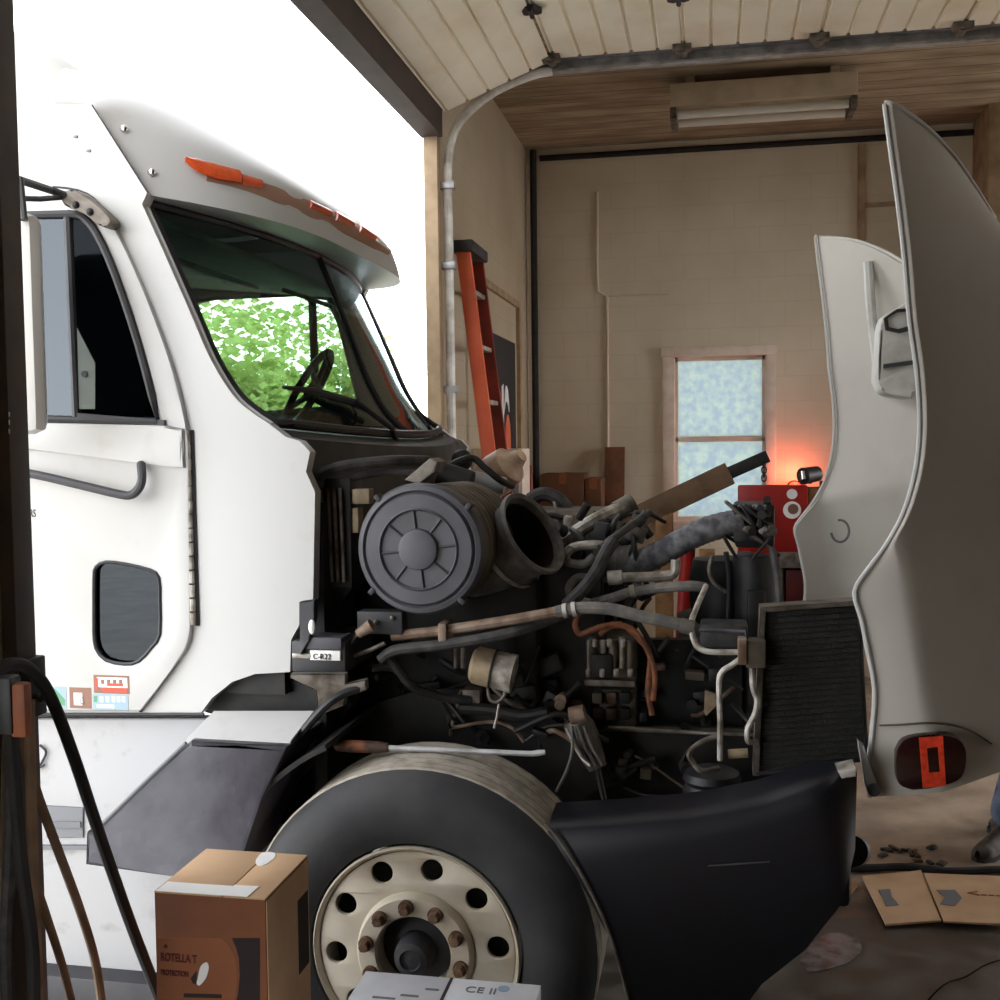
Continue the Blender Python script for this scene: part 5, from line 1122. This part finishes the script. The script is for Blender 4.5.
for i in range(90):
    if i < 40: x, y, Yd = rnd3.uniform(445, 575), rnd3.uniform(690, 748), rnd3.uniform(3.42, 3.55)
    elif i < 70: x, y, Yd = rnd3.uniform(560, 740), rnd3.uniform(650, 735), rnd3.uniform(3.6, 3.72)
    else: x, y, Yd = rnd3.uniform(560, 690), rnd3.uniform(745, 800), rnd3.uniform(3.5, 3.6)
    p = at(x, y, Yd); mm = rnd3.choice(['blackdeep', 'frame', 'black', 'dgrey', 'frame', 'rust', 'olive' if i % 4 == 0 else 'frame', 'dsteel' if i % 3 == 0 else 'black'])
    m = MB(); d = Vector((rnd3.uniform(-1, 1), rnd3.uniform(-.3, 0), rnd3.uniform(-.8, .8))).normalized(); k = i % 4
    if k == 0: m.box(p, (rnd3.uniform(.02, .07), .04, rnd3.uniform(.015, .05)), Matrix.Rotation(rnd3.uniform(-.3, .3), 3, 'Y'), .004)
    elif k == 1: m.cyl(p, p + Vector((rnd3.uniform(-.02, .02), -.04, 0)), rnd3.uniform(.008, .022), seg=12)
    else: m.tube(sm([p, p + d * rnd3.uniform(.04, .1) + Vector((0, -.02, rnd3.uniform(-.03, .03))), p + d * rnd3.uniform(.12, .22)]), rnd3.uniform(.004, .01), 8)
    m.out(['chassis_bracket', 'chassis_bolt', 'chassis_line', 'chassis_hose'][k], mm, T)
# ---- pry bar lying on the tyre
ptop = WC.z + .517
tr = thing('pry_bar', 'steel pry bar with a worn wooden handle lying across the truck tyre', 'tool', (WC.x, 3.1, ptop))
ya = 3.1; zb = at(460, 747, ya).z
za = ptop + .010; xa = at(334, 747, ya).x; xb = at(388, 747, ya).x; xc = at(545, 747, ya).x
MB().tube([(xa, ya, za), (xa + .01, ya, za), (xa + .05, ya, za), (xb - .03, ya, za), (xb, ya, za)], [.008, .017, .019, .018, .014], 12).out('handle', mat('worn_handle', (70, 50, 40), .6, rgb2=(150, 92, 58), nscale=12, lo=.5, hi=.6), tr)
MB().tube([(xb, ya, za), (xc - .04, ya, za), (xc - .02, ya, za + .003), (xc, ya, za + .006)], [.008, .008, .009, .007], 10).out('shaft', 'steel', tr)
# ================================================================== PERSON (only a leg and a shoe are in the frame)
pp = thing('person', 'person in blue jeans and work shoes standing at the right edge beyond the truck', 'person', (1.55, 5.56, FZ))
def skin(verts, edges, radii, name, mm, parent, lvl=2):
    me = bpy.data.meshes.new(name); L = ORG[parent.name]
    me.from_pydata([tuple(Vector(v) - L) for v in verts], edges, []); o = bpy.data.objects.new(name, me); COL.objects.link(o); o.parent = parent; ORG[o.name] = L
    md = o.modifiers.new('skin', 'SKIN'); md.use_smooth_shade = True
    for i, r in enumerate(radii): me.skin_vertices[0].data[i].radius = (r, r) if not isinstance(r, tuple) else r
    me.skin_vertices[0].data[0].use_root = True
    s = o.modifiers.new('sub', 'SUBSURF'); s.levels = lvl; s.render_levels = lvl
    me.materials.append(M[mm]); return o
bx_ = 1.55; by_ = 5.56
sx_ = atz(976, 862, 0); 
# legs and trousers
n1, n2 = by_ - .12, by_ + .12
hipz = .88
V = [(bx_, by_, hipz), (bx_ - .02, n1, hipz - .06), (bx_ - .1, n1 - .01, .46), (bx_ - .2, n1 - .02, FZ + .1), (bx_, n2, hipz - .06), (bx_ - .02, n2, .46), (bx_ + .02, n2 + .02, FZ + .1), (bx_ + .01, by_, 1.08)]
skin(V, [(0, 1), (1, 2), (2, 3), (0, 4), (4, 5), (5, 6), (0, 7)], [.14, .1, .085, .085, .1, .085, .085, .13], 'trousers', 'denim', pp)
for yy, cx, tn in ((n1 - .02, bx_ - .2, .85), (n2 + .02, bx_ + .02, .2)):
    m = MB(); rz_ = Matrix.Rotation(tn, 3, 'Z'); o_ = Vector((cx, yy, FZ)); pr = []
    for k, (x, w, h) in enumerate(((.07, .03, .07), (.04, .04, .1), (-.03, .042, .11), (-.1, .045, .085), (-.17, .05, .06), (-.215, .04, .05), (-.23, .015, .035))):
        pr.append([o_ + rz_ @ Vector((x, w * math.cos(t), .018 + max(0, math.sin(t)) * h)) for t in [PI * q / 10 for q in range(11)]])
    m.grid(pr); m.out('shoe_upper', 'shoe', pp, ang=1.2)
    so = [(.08, -.03), (-.03, -.045), (-.17, -.055), (-.23, -.03), (-.242, 0), (-.23, .03), (-.17, .055), (-.03, .045), (.08, .03), (.09, 0)]
    MB().prism([[o_ + rz_ @ Vector((x, y, 0)) for x, y in so]], (0, 0, .02), .003).out('shoe_sole', 'rubber', pp)
body = [(bx_ + .01, by_, 1.05), (bx_ + .01, by_, 1.25), (bx_, by_, 1.42), (bx_ - .01, by_, 1.5), (bx_ - .03, by_, 1.56), (bx_ - .05, by_, 1.66), (bx_ - .05, by_, 1.74),
        (bx_, by_ - .19, 1.41), (bx_ + .02, by_ - .23, 1.13), (bx_ - .06, by_ - .23, .9), (bx_, by_ + .19, 1.41), (bx_ + .02, by_ + .23, 1.13), (bx_ - .06, by_ + .23, .9)]
ed = [(0, 1), (1, 2), (2, 3), (3, 4), (4, 5), (5, 6), (2, 7), (7, 8), (8, 9), (2, 10), (10, 11), (11, 12)]
rad = [.13, .14, .12, .055, .055, .095, .07, .06, .047, .034, .06, .047, .034]
for sgn, wi in ((-1, 9), (1, 12)):
    w = Vector(body[wi])
    for k, (dx, ln) in enumerate(((-.03, .075), (-.01, .085), (.012, .08), (.03, .065))):
        b0 = len(body); body.append(tuple(w + Vector((dx - .01, 0, -.09)))); body.append(tuple(w + Vector((dx * 1.2 - .025, 0, -.09 - ln * .6)))); body.append(tuple(w + Vector((dx * 1.2 - .045, 0, -.09 - ln))))
        ed += [(wi, b0), (b0, b0 + 1), (b0 + 1, b0 + 2)]; rad += [.012, .009, .008]
    b0 = len(body); body.append(tuple(w + Vector((-.05, -sgn * .01, -.05)))); body.append(tuple(w + Vector((-.07, -sgn * .01, -.1)))); ed += [(wi, b0), (b0, b0 + 1)]; rad += [.011, .009]
skin(body, ed, rad, 'body', 'skin', pp)
tv = [(bx_ + .01, by_, 1.0), (bx_ + .01, by_, 1.25), (bx_, by_, 1.43), (bx_, by_ - .2, 1.42), (bx_ + .01, by_ - .235, 1.2), (bx_, by_ + .2, 1.42), (bx_ + .01, by_ + .235, 1.2)]
skin(tv, [(0, 1), (1, 2), (2, 3), (3, 4), (2, 5), (5, 6)], [.155, .16, .135, .08, .07, .08, .07], 'shirt', 'shirt', pp)
MB().sphere((bx_ - .035, by_, 1.73), .105, (1, .95, .85)).out('hair', 'hair', pp)
for dy in (-.035, .035): MB().sphere((bx_ - .135, by_ + dy, 1.69), .012).out('eye', 'white', pp)
MB().sphere((bx_ - .15, by_, 1.655), .02, (.9, .6, 1.2)).out('nose', 'skin', pp)
MB().sphere((bx_ - .135, by_, 1.615), .022, (.4, 1, .3)).out('mouth', 'inkred', pp)
for dy in (-.095, .095): MB().sphere((bx_ - .04, by_ + dy, 1.66), .03, (.6, .35, 1)).out('ear', 'skin', pp)
# ================================================================== OUTSIDE
def shrub(px, topy, Y, w, n, sparse, label):
    c = at(px, 440, Y); zt_ = at(px, topy, Y).z
    t = thing('tree', label, 'tree', (c.x, Y, FZ), 'trees beyond the truck')
    MB().tube(sm([(c.x, Y, FZ - .01), (c.x + .06, Y, .8), (c.x - .04, Y, zt_ * .6)]), [.07] * 7 + [.06] * 6 if False else .06, 8).out('trunk', 'dwood', t)
    m = MB(); rr = random.Random(px)
    cl = [(c.x + rr.uniform(-w, w), Y + rr.uniform(-1, 1), rr.uniform(1.2, zt_ - 1.0), rr.uniform(.5, .8)) for _ in range(9)]
    for i in range(n):
        if rr.random() < sparse:
            p = Vector((c.x + rr.uniform(-w, w), Y + rr.uniform(-.8, .8), rr.uniform(zt_ - .75, zt_)))
        else:
            cx, cy, cz, cr = rr.choice(cl); d = Vector((rr.gauss(0, 1), rr.gauss(0, 1), rr.gauss(0, 1))).normalized() * cr * rr.random() ** .4; p = Vector((cx, cy, cz)) + d
        a = Vector((rr.gauss(0, 1), rr.gauss(0, 1), rr.gauss(0, 1))).normalized(); u, v = frame_of(a); s = rr.uniform(.045, .085)
        m.bm.faces.new([m.bm.verts.new(p + q) for q in (u * s, v * s * .6, -u * s, -v * s * .6)])
    f = m.out('foliage', 'leaf', t)
shrub(215, 300, 11.6, .75, 8000, .05, 'leafy green tree seen through the truck cab at the left of its window')
shrub(278, 306, 14.9, .95, 9000, .05, 'leafy green tree seen through the truck cab at the middle of its window')
shrub(335, 322, 18.6, 1.0, 8000, .04, 'leafy green tree seen through the truck cab beside the window divider')
# ================================================================== LIGHT
sc = bpy.context.scene
w = bpy.data.worlds.new('overcast_sky'); sc.world = w; w.use_nodes = True
bg = w.node_tree.nodes['Background']; bg.inputs[1].default_value = 8.2
wn_ = w.node_tree.nodes; wl2 = w.node_tree.links
tcw = wn_.new('ShaderNodeTexCoord'); sxw = wn_.new('ShaderNodeSeparateXYZ'); rw = wn_.new('ShaderNodeValToRGB')   # bright hazy horizon, greyer zenith
wl2.new(tcw.outputs['Generated'], sxw.inputs[0]); wl2.new(sxw.outputs[2], rw.inputs[0]); wl2.new(rw.outputs[0], bg.inputs[0])
rw.color_ramp.elements[0].position = 0; rw.color_ramp.elements[0].color = (1, 1, 1, 1); rw.color_ramp.elements[1].position = .95; rw.color_ramp.elements[1].color = (.22, .23, .25, 1)
el = rw.color_ramp.elements.new(.4); el.color = (.72, .73, .75, 1)
def lamp_point(name, loc, e, rgb, r=.03):
    l = bpy.data.lights.new(name, 'POINT'); l.energy = e; l.color = rgb; l.shadow_soft_size = r; o = bpy.data.objects.new(name, l); COL.objects.link(o); o.location = loc
lamp_point('warning_light_glow', at(795, 480, 9.05) + Vector((0, 0, .05)), 4, (1, .16, .08))
vs = sc.view_settings
vs.view_transform = 'Standard'; vs.look = 'None'; vs.gamma = 1; vs.use_curve_mapping = False; vs.exposure = 0.0
